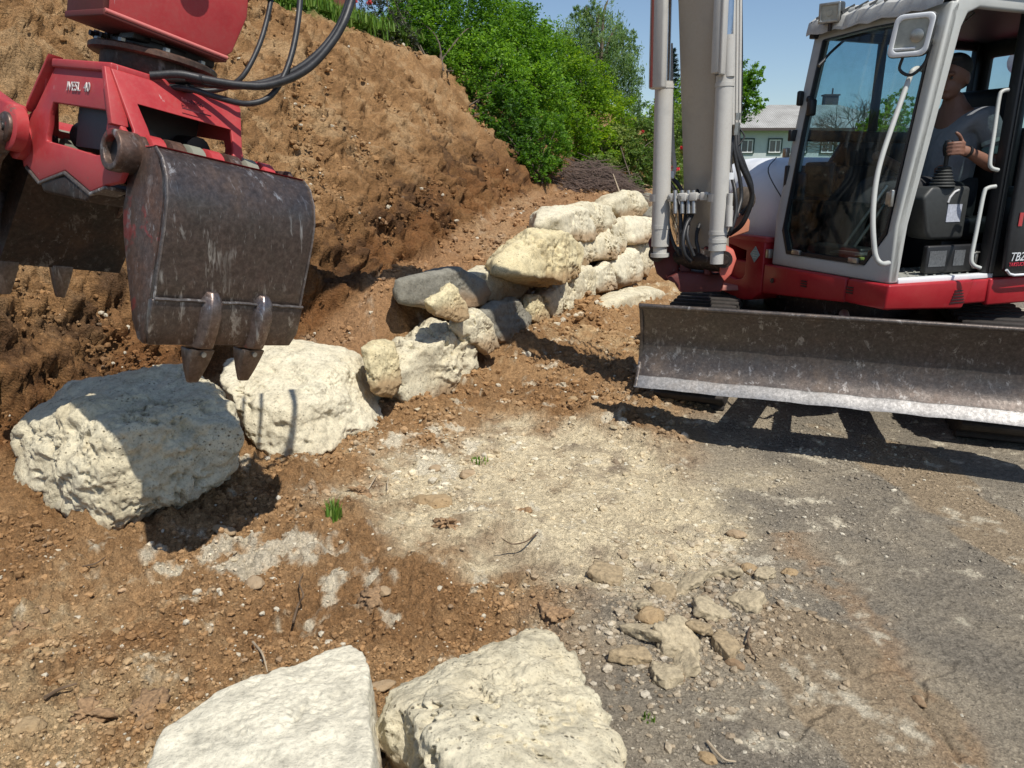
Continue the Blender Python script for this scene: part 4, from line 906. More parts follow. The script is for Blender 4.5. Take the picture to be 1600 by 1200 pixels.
# tracks
for sd_ in (-1, 1):
    c = UC+BX*(.875*sd_); m = MB(); hl = 1.02; r = .30; pts = []
    for i in range(13):
        an = -math.pi/2+math.pi*i/12; pts.append((hl+r*math.cos(an), .31+r*math.sin(an)))
    for i in range(13):
        an = math.pi/2+math.pi*i/12; pts.append((-hl+r*math.cos(an), .31+r*math.sin(an)))
    m.prism([c+TD*a+Z_*z-BX*.225 for a, z in pts], BX*.45); tr = m.build('track', M_TRACK, ex, .02, angle=30)
    # shoes, each one a piece
    per = []; n = 40; loop = pts+[pts[0]]; ln = [0]
    for a, b in zip(loop, loop[1:]): ln.append(ln[-1]+math.hypot(b[0]-a[0], b[1]-a[1]))
    for i in range(n):
        q = (i+.5)/n*ln[-1]; k = max(j for j in range(len(ln)-1) if ln[j] <= q); w = (q-ln[k])/(ln[k+1]-ln[k])
        a = loop[k][0]+(loop[k+1][0]-loop[k][0])*w; z = loop[k][1]+(loop[k+1][1]-loop[k][1])*w
        tx, tz = loop[k+1][0]-loop[k][0], loop[k+1][1]-loop[k][1]; tl = math.hypot(tx, tz); tv = (TD*tx+Z_*tz)/tl; nv = (TD*tz-Z_*tx)/tl
        mm = MB(); mm.box(c+TD*a+Z_*z+nv*.012, (.06, .44, .035), (tv, BX, nv)); mm.build('track_shoe', M_TRACK, tr, .006, 1)
    m = MB()
    for a in (-1.02, 1.02): m.lathe(c+TD*a+Z_*.31-BX*.235, BX, [(0, .12), (0, .20), (.47, .20), (.47, .12)], 20)
    m.box(c+Z_*.31, (1.7, .30, .30), (TD, BX, Z_)); m.build('track_frame', M_REDK, tr, .01)
m = MB(); m.box(UC+Z_*.42, (1.3, 1.35, .28), (TD, BX, Z_)); m.box(UC-TD*.55+Z_*.40, (.5, 1.0, .14), (TD, BX, Z_)); m.build('undercarriage', M_DARK, ex, .02)
m = MB(); m.lathe(UC+Z_*.55, Z_, [(0, .52), (.10, .52), (.10, .58), (.20, .58)], 40); m.build('slewing_ring', M_DARK, ex)
# superstructure base, red
m = MB()
m.prism([K(.03, .035, .90), K(.03, .02, .76), K(-.55, .035, .735), K(-.62, .035, .90)][::1], -S_*.30)
m.build('front_corner_panel', M_RED2, ex, .012)
m = MB(); m.prism([K(.028, -.28, z) for z in (.90, .755)]+[K(.028, -1.02, .70), K(.028, -1.02, .90)], -F_*.4); kbox(m, .0, -2.6, .015, -2.12, .755, .895)
m.build('body_base', M_RED2, ex, .012)
m = MB(); kbox(m, -.75, -2.6, .03, -.01, .74, .90); m.build('side_skirt', M_RED2, ex, .012)
m = MB()
m.ring([K(.03, -1.03, .70), K(.03, -1.03, 1.05), K(.03, -1.50, 1.05), K(.03, -1.50, .66), K(.03, -1.24, .62), K(.03, -1.12, .64)], [K(.03, -1.22, .80), K(.03, -1.22, .97), K(.03, -1.42, 1.0), K(.03, -1.42, .78), K(.03, -1.32, .76), K(.03, -1.25, .77)], -F_*.35)
m.build('front_red_panel', M_RED2, ex, .010)
m = MB(); kbox(m, -.33, -.36, -1.05, -1.5, .62, 1.05); m.build('recess_back', M_BLK, ex)
m = MB(); kbox(m, .03, -.05, -1.02, -1.50, 1.04, 1.075); m.build('front_step', M_RED, ex, .005)
m = MB(); c = K(.034, -1.115, .955); q = .05; m.prism([c+Z_*q*1.1, c+S_*q, c-Z_*q*1.1, c-S_*q], F_*.003); m.build('diamond_sticker', mat_plain('pale_blue_sticker', (.28, .45, .47), .5), ex)
m = MB()
for k in range(4): m.box(c+F_*.004+Z_*(.026-.016*k), (.001, .05-.008*abs(k-1.5), .004), FZ)
m.build('sticker_lines', mat_plain('white_print', (.62, .68, .68), .5), ex)
for s_, z_ in ((-.62, .82), (-.24, .835)):
    m = MB()
    for k in range(3): m.box(K(.034, s_, z_+(k-1)*.016), (.006, .05, .007), FZ)
    m.build('vent_slots', M_BLK, ex)
m = MB(); m.lathe(K(.03, -.92, .80), F_, [(0, .016), (.006, .016), (.006, .008)], 12); m.build('bolt', M_DARK, ex)
m = MB()
for k in range(5): m.box(K(-.50, .037, .775+k*.017), (.11-.012*k, .004, .006), (F_, S_, Z_))
m.build('side_vent', M_BLK, ex)
m = MB(); kbox(m, -1.75, -2.75, .0, -2.1, .90, 1.75); m.build('counterweight', M_RED2, ex, .12, 4)
# bonnet
m = MB(); kbox(m, -.10, -1.9, -1.03, -2.08, .90, 1.60); m.build('bonnet', M_HOOD, ex, .30, 8, angle=60)
m = MB(); m.tube(spline([K(-.125, -1.06, 1.30), K(-.12, -1.25, 1.50), K(-.3, -1.4, 1.6)], 5), .004, 6); m.build('bonnet_seam', M_GRY, ex)
# ---- cab
def lean(z): return 0 if z < 1.22 else -(z-1.22)*.147
def FP(s, z, o=0.0): return K(lean(z)+o, s, z)
out = [(-.98, .90), (-.98, 1.22), (-.98, 1.8), (-.98, 2.34), (-.5, 2.35), (0, 2.34), (0, 1.8), (0, 1.22), (0, .90), (-.5, .90)]
inn = [(-.845, .985), (-.905, 1.13), (-.905, 1.8), (-.895, 2.28), (-.5, 2.29), (-.075, 2.28), (-.065, 1.8), (-.06, 1.17), (-.19, .985), (-.5, .985)]
m = MB(); m.ring([FP(*q) for q in out], [FP(*q) for q in inn], -F_*.06); m.build('windscreen_frame', M_WHITE, ex, .012)
i2 = [(s*.975-.012, 1.0+(z-.985)*.988+.008) for s, z in inn]
m = MB(); m.ring([FP(s, z, .004) for s, z in inn], [FP(*q, .004) for q in i2], -F_*.03); m.build('window_seal', M_BLK, ex)
zs = [.99, 1.15, 1.30]
lo = [(-.84, .99), (-.90, 1.13), (-.90, 1.33), (-.065, 1.33), (-.06, 1.17), (-.19, .99)]
m = MB(); m.prism([FP(s, z, -.02) for s, z in lo], -F_*.004); m.build('lower_windscreen', M_GLASSD, ex)
m = MB(); m.prism([FP(-.90, 1.31, -.03), FP(-.065, 1.31, -.03), FP(-.07, 2.29, -.03), FP(-.90, 2.29, -.03)], -F_*.004); m.build('upper_windscreen', M_GLASS, ex)
for s_ in (-.74, -.26):
    m = MB(); m.box(FP(s_, 1.005, .012), (.02, .07, .03), FZ); m.build('glass_clip', M_FIT, ex, .003)
# left side: leaning front pillar, roof rail, sill, rear pillar
m = MB()
m.prism([K(0, .0, .90), K(0, 0, 1.22), K(lean(2.3), 0, 2.3), K(-.21, 0, 2.36), K(-.30, 0, 2.40), K(-1.62, 0, 2.40), K(-1.62, 0, 2.32), K(-.36, 0, 2.32), K(-.285, 0, 2.29), K(lean(2.2)-.11, 0, 2.22), K(-.085, 0, 1.22), K(-.07, 0, .90)], -S_*.05)
m.build('front_pillar', M_WHITE, ex, .014, 3)
m = MB(); kbox(m, -.07, -.80, .0, -.05, .895, .925); m.build('door_sill', M_HOOD, ex, .004)
m = MB(); kbox(m, -.07, -.75, -.05, -.42, .90, .918)
for i in range(10):
    for j in range(5): m.box(K(-.11-i*.066, -.09-j*.07, .922), (.032, .010, .006), ((F_+S_*.7).normalized(), (S_-F_*.7).normalized(), Z_))
m.build('step_plate', mat_plain('ribbed_alloy_step', (.40, .41, .37), .5, .2, .3), ex)
m = MB(); kbox(m, -.745, -.80, .0, -.07, .92, 2.36); m.build('rear_door_pillar', M_BLK, ex, .012)
m = MB(); kbox(m, -.755, -.785, .012, .001, .93, 2.34); m.build('door_seal_strip', M_GRY, ex, .004)
m = MB(); kbox(m, -.0, -1.64, .0, -.98, .86, .90); m.build('cab_floor', M_BLK, ex)
# right wall with mid pillar and low window
sR = -.98
m = MB()
kbox(m, -.03, -1.62, sR, sR+.03, 1.69, 1.76); kbox(m, -.03, -1.62, sR, sR+.03, .90, 1.54); kbox(m, -.50, -1.62, sR, sR+.03, 1.54, 1.69)
m.prism([K(-.36, sR, 1.54), K(-.50, sR, 1.54), K(-.50, sR, 1.69), K(-.46, sR, 1.69)], S_*.03)
kbox(m, -.68, -.73, sR, sR+.04, 1.76, 2.36); kbox(m, -.12, -1.62, sR, sR+.04, 2.30, 2.40); kbox(m, -1.52, -1.62, sR, sR+.05, .9, 2.4)
m.build('right_wall', M_BLK, ex, .006)
m = MB(); m.prism([K(lean(1.76)-.03, sR+.015, 1.76), K(-1.55, sR+.015, 1.76), K(-1.55, sR+.015, 2.31), K(lean(2.31)-.03, sR+.015, 2.31)], S_*.003); m.build('right_window', M_GLASS, ex)
# rear wall with window
m = MB(); m.ring([K(-1.62, sR, .9), K(-1.62, sR, 2.4), K(-1.62, 0, 2.4), K(-1.62, 0, .9)], [K(-1.62, sR+.10, 1.78), K(-1.62, sR+.10, 2.25), K(-1.62, -.06, 2.25), K(-1.62, -.06, 1.78)], F_*.04); m.build('rear_wall', M_BLK, ex, .01)
m = MB(); m.prism([K(-1.61, sR+.1, 1.77), K(-1.61, sR+.1, 2.26), K(-1.61, -.06, 2.26), K(-1.61, -.06, 1.77)], F_*.003); m.build('rear_window', M_GLASS, ex)
m = MB(); kbox(m, -.80, -1.62, -.002, -.04, 1.35, 1.42); kbox(m, -.80, -1.62, 0, -.04, .90, 1.36); m.build('side_lower_panel', M_BLK, ex, .006)
# roof
m = MB(); kbox(m, -.16, -1.66, .02, -1.0, 2.375, 2.44); rf = m.build('roof', M_WHITE, ex, .03, 3)
m = MB(); kbox(m, -.2, -1.6, -.05, -.95, 2.345, 2.372); m.build('roof_lining', M_BLK, rf)
m = MB(); rows = []
for f, z in ((-.30, 2.462), (-.20, 2.445), (-.125, 2.395), (-.112, 2.335)):
    rows.append([K(f+.008*math.sin(j*2.9)+.004*math.sin(j*7), -1.0+1.0*j/20, z+.007*math.sin(j*1.7)) for j in range(21)])
m.sheet(rows, Vector((0, 0, -.02))); m.build('roof_visor', mat_paint('dirty_visor_white', (.56, .56, .53), .5, .45, .6, (.16, .12, .09), 2.0), rf, .004)
for j in range(9):
    m = MB(); a = -.93+j*.105; m.box(K(-.165, a, 2.432), (.10, .006, .012), ((F_-Z_*.5).normalized(), S_, (Z_+F_*.5).normalized())); m.build('visor_rib', M_GRY, rf)
# lamp on the roof
wl = P(1298, 20, 4.42); m = MB(); ax = ((F_*.8+S_*.45-Z_*.12).normalized()); sdv = ax.cross(Z_).normalized(); upv = sdv.cross(ax); 
m.box(wl-ax*.03, (.09, .125, .115), (ax, sdv, upv)); lamp = m.build('work_light', M_GRY, ex, .014)
m = MB(); m.ring([wl+ax*.016+sdv*a+upv*b for a, b in ((-.062, -.056), (.062, -.056), (.062, .056), (-.062, .056))], [wl+ax*.016+sdv*a+upv*b for a, b in ((-.046, -.040), (.046, -.040), (.046, .040), (-.046, .040))], ax*.012); m.build('bezel', M_FIT, lamp, .004)
m = MB(); m.box(wl+ax*.019, (.004, .094, .084), (ax, sdv, upv)); m.lathe(wl+ax*.02, ax, [(0, .02), (.004, .018)], 14); m.build('lens', mat_plain('dusty_lens', (.42, .40, .33), .25, 0, .3, 30), lamp)
m = MB(); m.tube([wl-upv*.05, wl-upv*.10], .012, 8); m.build('stem', M_DARK, lamp)
# mirror
mc = P(1424, 55, 3.78); nx = (Vector((0, 0, CAMH))-mc).normalized(); nx = (nx+F_*.35).normalized(); ms = nx.cross(Z_).normalized()*-1; mu = ms.cross(nx)*-1
if mu.z < 0: mu = -mu
def MR(a, b, o=0): return mc+ms*(a+b*.14)+mu*b+nx*o
def rrect(w, h, r, n=5):
    pts = []
    for cx, cy, a0 in ((w-r, h-r, 0), (-w+r, h-r, 90), (-w+r, -h+r, 180), (w-r, -h+r, 270)):
        for k in range(n): an = math.radians(a0+90*k/(n-1)); pts.append((cx+r*math.cos(an), cy+r*math.sin(an)))
    return pts
m = MB(); m.prism([MR(a, b, -.035) for a, b in rrect(.098, .104, .035)], nx*.03); mir = m.build('mirror', M_GRY, ex, .008)
m = MB(); m.ring([MR(a, b, -.004) for a, b in rrect(.094, .100, .034)], [MR(a, b, -.004) for a, b in rrect(.070, .076, .026)], nx*.014); m.build('rim', M_HOOD, mir, .005)
m = MB(); m.prism([MR(a, b, -.004) for a, b in rrect(.072, .078, .026)], nx*.004); m.build('backing', mat_plain('mirror_shell', (.36, .37, .33), .35, 0, .25, 20), mir)
m = MB(); m.lathe(MR(.028, -.004, .001), nx, [(0, .032), (.008, .032), (.010, .027), (.012, .002)], 24); m.build('pivot_disc', M_FIT, mir)
m = MB(); m.box(MR(-.02, -.062, .004), (.11, .012, .008), (ms, mu, nx)); m.build('moulded_bar', M_HOOD, mir, .003)
m = MB(); m.tube(spline([MR(-.02, -.10, -.03), MR(-.02, -.16, -.03), MR(.04, -.19, -.03), MR(.09, -.14, -.03), MR(.10, -.05, -.03)], 5), .008, 8); m.build('mirror_cable', M_BLK, ex)
m = MB(); 
for v_ in (35, 62): m.tube([MR(.06, .04 if v_ < 50 else -.03, -.03), P(1462, v_, 3.95)], .012, 8)
m.tube([P(1462, 30, 3.9), P(1458, 68, 3.9)], .014, 8); m.build('mirror_bracket', M_FIT, ex)
# handrails
def rail(pix, r, d, name='handrail', mat=M_WHITE, par=ex):
    m = MB(); pts = [P(*q) if len(q) == 3 else P(q[0], q[1], d) for q in pix]; m.tube(spline(pts, 6), r, 10); return m.build(name, mat, par)
rail([(1446, 111, 4.0), (1436, 107, 3.95), (1427, 110), (1421, 122), (1400, 180), (1378, 245), (1368, 290), (1364, 340), (1366, 385), (1370, 404), (1378, 412), (1388, 411, 3.98)], .0135, 3.90)
rail([(1576, 140), (1566, 143), (1561, 154), (1553, 210), (1547, 250), (1549, 262), (1560, 266)], .011, 4.12)
rail([(1556, 291), (1543, 294), (1537, 304), (1526, 360), (1518, 402), (1521, 414), (1532, 419)], .011, 4.16)
rail([(1413, 324), (1424, 328), (1440, 329), (1460, 326)], .0075, 4.35, 'safety_lever', M_FIT)
rail([(1408, 322), (1425, 328)], .009, 4.34, 'lever_grip', M_RED)
rail([(1505, 108, 5.2), (1528, 100, 5.2), (1549, 92, 5.3), (1570, 68, 5.3), (1600, 72, 5.4)], .012, 5.2, 'rear_mirror_arm')
m = MB(); c = P(1597, 96, 5.5); m.lathe(c, nx, [(-.02, .05), (0, .09), (.012, .095), (.014, .08)], 20); m.build('rear_mirror', M_HOOD, ex)
rail([(1281, 101, 4.5), (1298, 82, 4.5), (1318, 64, 4.5)], .008, 4.5, 'wiper_arm', M_BLK)
rail([(1279, 103, 4.5), (1288, 94, 4.5)], .012, 4.5, 'wiper_blade', M_BLK)
rail([(1480, 60, 3.98), (1498, 42, 4.02), (1522, 21, 4.1)], .004, 4, 'gas_strut', M_FIT)
m = MB(); m.box(P(1390, 310, 4.02), (.03, .03, .07), FZ); m.box(P(1393, 310, 4.0), (.02, .02, .09), FZ); m.build('door_catch', M_FIT, ex, .005)
for z in (1.62, .97): m = MB(); m.box(FP(-1.0, z, .01), (.035, .035, .06), FZ); m.build('hinge', M_FIT, ex, .005)
m = MB(); m.box(FP(-.965, 1.95, .02), (.04, .03, .09), FZ); m.build('wiper_motor_cover', M_BLK, ex, .01)
m = MB(); m.box(P(1268, 168, 4.66), (.05, .045, .10), FZ); m.box(P(1266, 155, 4.66), (.05, .03, .04), FZ); m.build('side_light', M_BLK, ex, .012)
# opened door latched back along the side
def D_(f, z, o=.085): return K(f+.075, o, z)
m = MB(); m.ring([D_(-.855, .955), D_(-.84, 1.2), D_(-.84, 2.38), D_(-1.62, 2.38), D_(-1.62, .955), D_(-.90, .925)], [D_(-.985, 1.25), D_(-.935, 1.32), D_(-.93, 2.28), D_(-1.55, 2.28), D_(-1.55, 1.09), D_(-1.12, 1.12)], -S_*.035)
dr = m.build('door', M_BLK, ex, .012)
m = MB(); m.prism([D_(-.985, 1.25, .07), D_(-.935, 1.32, .07), D_(-.93, 2.28, .07), D_(-1.55, 2.28, .07), D_(-1.55, 1.09, .07), D_(-1.12, 1.12, .07)], -S_*.004); m.build('door_glass', M_GLASSD, dr)
m = MB(); m.tube([D_(-.86, .955, .088), D_(-.89, .93, .088), D_(-.93, .922, .088), D_(-1.6, .922, .088)], .008, 8); m.build('white_edge_trim', M_HOOD, dr)
text_mesh('TB290', .070, D_(-.868, 1.005, .0885), -F_, Z_, mat_plain('white_lettering', (.62, .64, .66), .5), dr, 'lettering', .25)
text_mesh('TAKEUCHI', .030, D_(-.868, .975, .0885), -F_, Z_, mat_plain('red_lettering', (.55, .03, .06), .5), dr, 'lettering', .15)
m = MB(); m.box(D_(-.90, 1.24, .089), (.03, .003, .075), FZ); m.build('red_sticker', M_RED, dr)
# interior
m = MB(); kbox(m, -1.02, -1.16, -.22, -.70, 1.25, 1.99); m.build('seat_back', M_BLK, ex, .06, 4)
m = MB(); kbox(m, -.62, -1.12, -.20, -.72, 1.10, 1.235); m.build('seat_cushion', M_BLK, ex, .04, 3)
m = MB(); kbox(m, -.65, -1.15, -.25, -.68, .92, 1.10); m.build('seat_base', M_BLK, ex, .01)
m = MB(); m.prism([K(-.30, -.12, 1.36), K(-.36, -.12, 1.16), K(-.40, -.12, 1.12), K(-.66, -.12, 1.12), K(-.66, -.12, 1.42), K(-.36, -.12, 1.42)], -S_*.16); con = m.build('console', M_GRY, ex, .02, 3)
m = MB(); m.box(K(-.55, -.118, 1.27), (.11, .004, .10), (F_, S_, Z_)); m.build('label_plate', mat_plain('pale_label', (.42, .44, .50), .5, 0, .3, 60), con)
m = MB(); m.tube([K(-.49, -.118, 1.33), K(-.50, -.118, 1.36), K(-.53, -.118, 1.39), K(-.56, -.118, 1.40)], .007, 6); m.build('arc_symbol', mat_plain('print_grey', (.5, .5, .5), .5), con)
m = MB(); pr = []
for k in range(7): pr += [(k*.017, .075-.006*k), (k*.017+.009, .063-.006*k)]
m.lathe(K(-.475, -.165, 1.42), (0, 0, 1), pr, 18); jb = m.build('joystick_boot', M_GRY, con)
m = MB(); m.tube([K(-.475, -.16, 1.52), K(-.47, -.155, 1.60)], .012, 8); m.lathe(K(-.47, -.155, 1.585), (0, 0, 1), [(0, .018), (.03, .026), (.06, .028), (.085, .02), (.09, .004)], 14); m.build('joystick', M_BLK, con)
kb = MB(); kbox(kb, -.35, -.80, -.08, -.12, .93, 1.09); kb.build('seat_riser_box', M_BLK, ex, .01)
for f_, w_, nm in ((-.30-.13, .13, 'label_plate'), (-.60, .085, 'label_plate')):
    m = MB(); m.box(K(f_, -.078, 1.015), (w_, .003, .09), FZ); m.build(nm, mat_plain('dark_label', (.10, .105, .11), .5, 0, .5, 90), ex)
m = MB(); m.box(K(-.72, -.07, 1.0), (.02, .02, .10), FZ); m.tube([K(-.69, -.06, 1.04), K(-.74, -.06, 1.045)], .006, 6); m.build('door_striker', M_FIT, ex, .003)
# levers and dash behind the windscreen
m = MB(); kbox(m, -.12, -.26, -.35, -.80, .92, 1.06); kbox(m, -.06, -.16, -.82, -.95, 1.0, 1.5); m.build('dash', M_BLK, ex, .02)
for s_ in (-.50, -.42):
    m = MB(); m.tube([K(-.16, s_-.05, 1.02), K(-.36, s_+.06, 1.42)], .010, 8); m.build('travel_lever', M_FIT, ex)
m = MB(); m.box(K(-.10, -.40, 1.03), (.14, .20, .015), FZ); m.build('pedal', M_FIT, ex, .004)
m = MB(); m.tube(spline([K(-.08, -.24, 1.03), K(-.07, -.18, 1.06), K(-.06, -.10, 1.03)], 5), [.012, .02, .026, .024, .02, .022, .02, .016, .014, .012, .01], 8); m.build('orange_glove', mat_plain('orange_cloth', (.70, .16, .03), .8), ex)
m = MB(); m.box(K(-.07, -.32, 1.0), (.06, .09, .03), ((F_+S_).normalized(), (S_-F_).normalized(), Z_)); m.build('yellow_rag', mat_plain('yellow_green_cloth', (.35, .40, .08), .8), ex, .01)
m = MB(); kbox(m, -.08, -.13, -.62, -.86, 1.35, 1.56); m.build('monitor', M_BLK, ex, .02)

# ---- boom foot, boom, cylinders
DB = Vector((-.70, -.71, 0)).normalized(); VB = Vector((.71, -.70, 0)).normalized()
bw = .24
cent = [P(1096, 400, 4.80), P(1094, 330, 4.71), P(1090, 150, 4.45), P(1087, 0, 4.24), Vector((.93, 4.56, 3.1)), Vector((.66, 4.33, 3.7)), Vector((.15, 3.95, 4.15)), Vector((-.42, 3.52, 4.25))]
dep_ = [.14, .16, .18, .20, .30, .34, .26, .20]
rows = []
m = MB(); vs = []; fs = []
for i, c in enumerate(cent):
    a = cent[max(i-1, 0)]; b = cent[min(i+1, len(cent)-1)]; t = (b-a).normalized(); nrm = VB.cross(t).normalized()
    if nrm.dot(DB) < 0 and i < 4: nrm = -nrm
    if i >= 4 and nrm.z > 0: nrm = -nrm
    w = bw if i < 4 else .24
    vs += [c-VB*w/2, c+VB*w/2, c+VB*w/2-nrm*dep_[i], c-VB*w/2-nrm*dep_[i]]
for i in range(len(cent)-1):
    for k in range(4): fs.append((4*i+k, 4*i+(k+1) % 4, 4*i+4+(k+1) % 4, 4*i+4+k))
fs += [(0, 1, 2, 3), tuple(4*(len(cent)-1)+k for k in range(4))]; m.add(vs, fs); boom = m.build('boom', M_BOOM, ex, .012, angle=30)
m = MB(); m.lathe(P(1094, 405, 4.80)-VB*.19, VB, [(0, .07), (.38, .07)], 20); m.build('foot_pin_boss', M_DARK, boom)
# bracket
m = MB()
def brk(px, d, t): m.prism([P(a, b, d) for a, b in px], Vector((.24, .97, 0))*t)
brk([(1012, 378), (1020, 366), (1046, 372), (1062, 392), (1060, 430), (1040, 440), (1026, 428)], 4.86, .10)
brk([(1040, 436), (1060, 425), (1122, 428), (1136, 420), (1128, 456), (1062, 457), (1054, 443)], 4.78, .42)
brk([(1062, 390), (1078, 388), (1080, 430), (1062, 430)], 4.84, .35); brk([(1100, 385), (1112, 385), (1112, 430), (1100, 430)], 4.74, .35)
m.build('swing_bracket', M_REDK, ex, .012)
m = MB(); brk([(1122, 392), (1134, 384), (1147, 392), (1151, 405), (1143, 428), (1132, 440), (1124, 428), (1126, 410)], 4.62, .10)
m.build('bracket_ear', mat_paint('bracket_sunlit_red', (.52, .10, .07), .4, .5, .5, (.28, .15, .10)), ex, .008)  # lighter red than the bracket: the sunlit face is put into the colour
for u, v, d in ((1131, 405, 4.60), (1026, 396, 4.84)):
    m = MB(); m.lathe(P(u, v, d), Vector((-.24, -.97, 0)), [(0, .052), (.03, .052), (.03, .034), (.045, .03)], 20); m.build('pivot_pin', M_DARK, ex)
m = MB(); brk([(1145, 352), (1160, 330), (1172, 345), (1170, 362), (1140, 372), (1128, 380)], 5.0, .12); m.build('orange_bracket_arm', mat_paint('faded_orange_paint', (.48, .16, .09), .5, .5, .6), ex, .008)
m = MB(); brk([(1120, 446), (1155, 446), (1155, 454), (1120, 454)], 5.3, .3); m.build('chassis_lug', mat_paint('lug_pink', (.42, .15, .12), .4, .4), ex, .005)
# boom cylinders
M_MARK = mat_plain('faint_marker', (.16, .14, .13), .8)
def cylseg(name, pts, r, mat, par, n=20):
    m = MB(); m.tube(pts, r, n); return m.build(name, mat, par)
A0, A1 = P(1031, 402, 4.80), P(1038, 128, 4.52); ad = (A1-A0).normalized()
cl = cylseg('boom_cylinder', [A0, A0+ad*.07, A0+ad*.071, A1], [.045, .045, .0565, .0565], M_CYL, ex)
m = MB(); top = A1+ad*.9; m.tube([A1, top], .034, 14); m.build('piston_rod', M_CHR, cl)
m = MB(); c = P(1029, 60, 4.36); m.box(c+ad*.30, (.105, .05, 1.16), (VB, DB, ad)); m.build('rod_guard', M_CYL, cl, .014)
m = MB(); c = P(1022, 60, 4.33); m.box(c+ad*.30+DB*.02, (.005, .02, 1.14), (VB, DB, ad)); m.build('guard_edge', M_REDK, cl)
rail([(1048, 68, 4.56), (1049, 160, 4.64), (1051, 230, 4.7), (1054, 262, 4.72), (1049, 282, 4.74)], .014, 4.6, 'steel_pipe', M_CYL, cl)
for k, (v_, rr_) in enumerate(((398, .060), (352, .059), (135, .060))):
    f = (402-v_)/(402-128); c = A0.lerp(A1, f); cylseg('gland_ring', [c-ad*.012, c+ad*.012], rr_, M_CYL, cl)
B0, B1 = P(1120, 402, 4.56), P(1133, 118, 4.30); bd = (B1-B0).normalized()
cr_ = cylseg('boom_cylinder', [B0-bd*.04, B0+bd*.04, B0+bd*.041, B1], [.040, .040, .0525, .0525], M_CYL, ex)
m = MB(); m.tube([B1, B1+bd*1.0], .032, 14); m.build('piston_rod', M_CHR, cr_)
cylseg('gland_head', [P(1138, 120, 4.28), P(1139, 55, 4.22)], .036, M_CYL, cr_)
m = MB(); c = P(1122, 50, 4.20); m.box(c+bd*.28, (.055, .04, 1.0), (VB, DB, bd)); c = P(1131, 52, 4.18); m.box(c+bd*.28, (.022, .05, 1.0), (VB, DB, bd)); m.build('rod_guard', M_CYL, cr_, .008)
for v_ in (375, 362, 132):
    f = (402-v_)/(402-118); c = B0.lerp(B1, f); cylseg('gland_ring', [c-bd*.011, c+bd*.011], .056, M_CYL, cr_)
for ch_, dx_ in (('1', 0.0), ('0', .034)): text_mesh(ch_, .075, P(1030, 186, 4.62)+Vector((dx_, .2*dx_, -.115)), (.98, .2, 0), Z_, M_MARK, cl, 'chalk_number', 0, .0006)
for p, r_, par in ((P(1031, 309, 4.72), .066, cl), (P(1122, 309, 4.49), .062, cr_)):
    dd = ad; cylseg('clamp_band', [p-dd*.022, p+dd*.022], r_, M_CYL, par)
m = MB(); a, b = P(1044, 309, 4.64), P(1112, 306, 4.50); d = (b-a).normalized(); m.box((a+b)/2, ((b-a).length, .03, .035), (d, d.cross(Z_), Z_))
for w in (.12, .35, .6, .85): m.box(a.lerp(b, w), (.05, .045, .05), (d, d.cross(Z_), Z_))
m.build('hose_clamp_bar', M_CYL, ex, .005)
for w in (.05, .3, .9):
    q = a.lerp(b, w); m = MB(); m.lathe(q-d.cross(Z_)*-.02, d.cross(Z_)*(1 if d.cross(Z_).y < 0 else -1), [(0, .012), (.015, .012)], 6); m.build('bolt', M_FIT, ex)
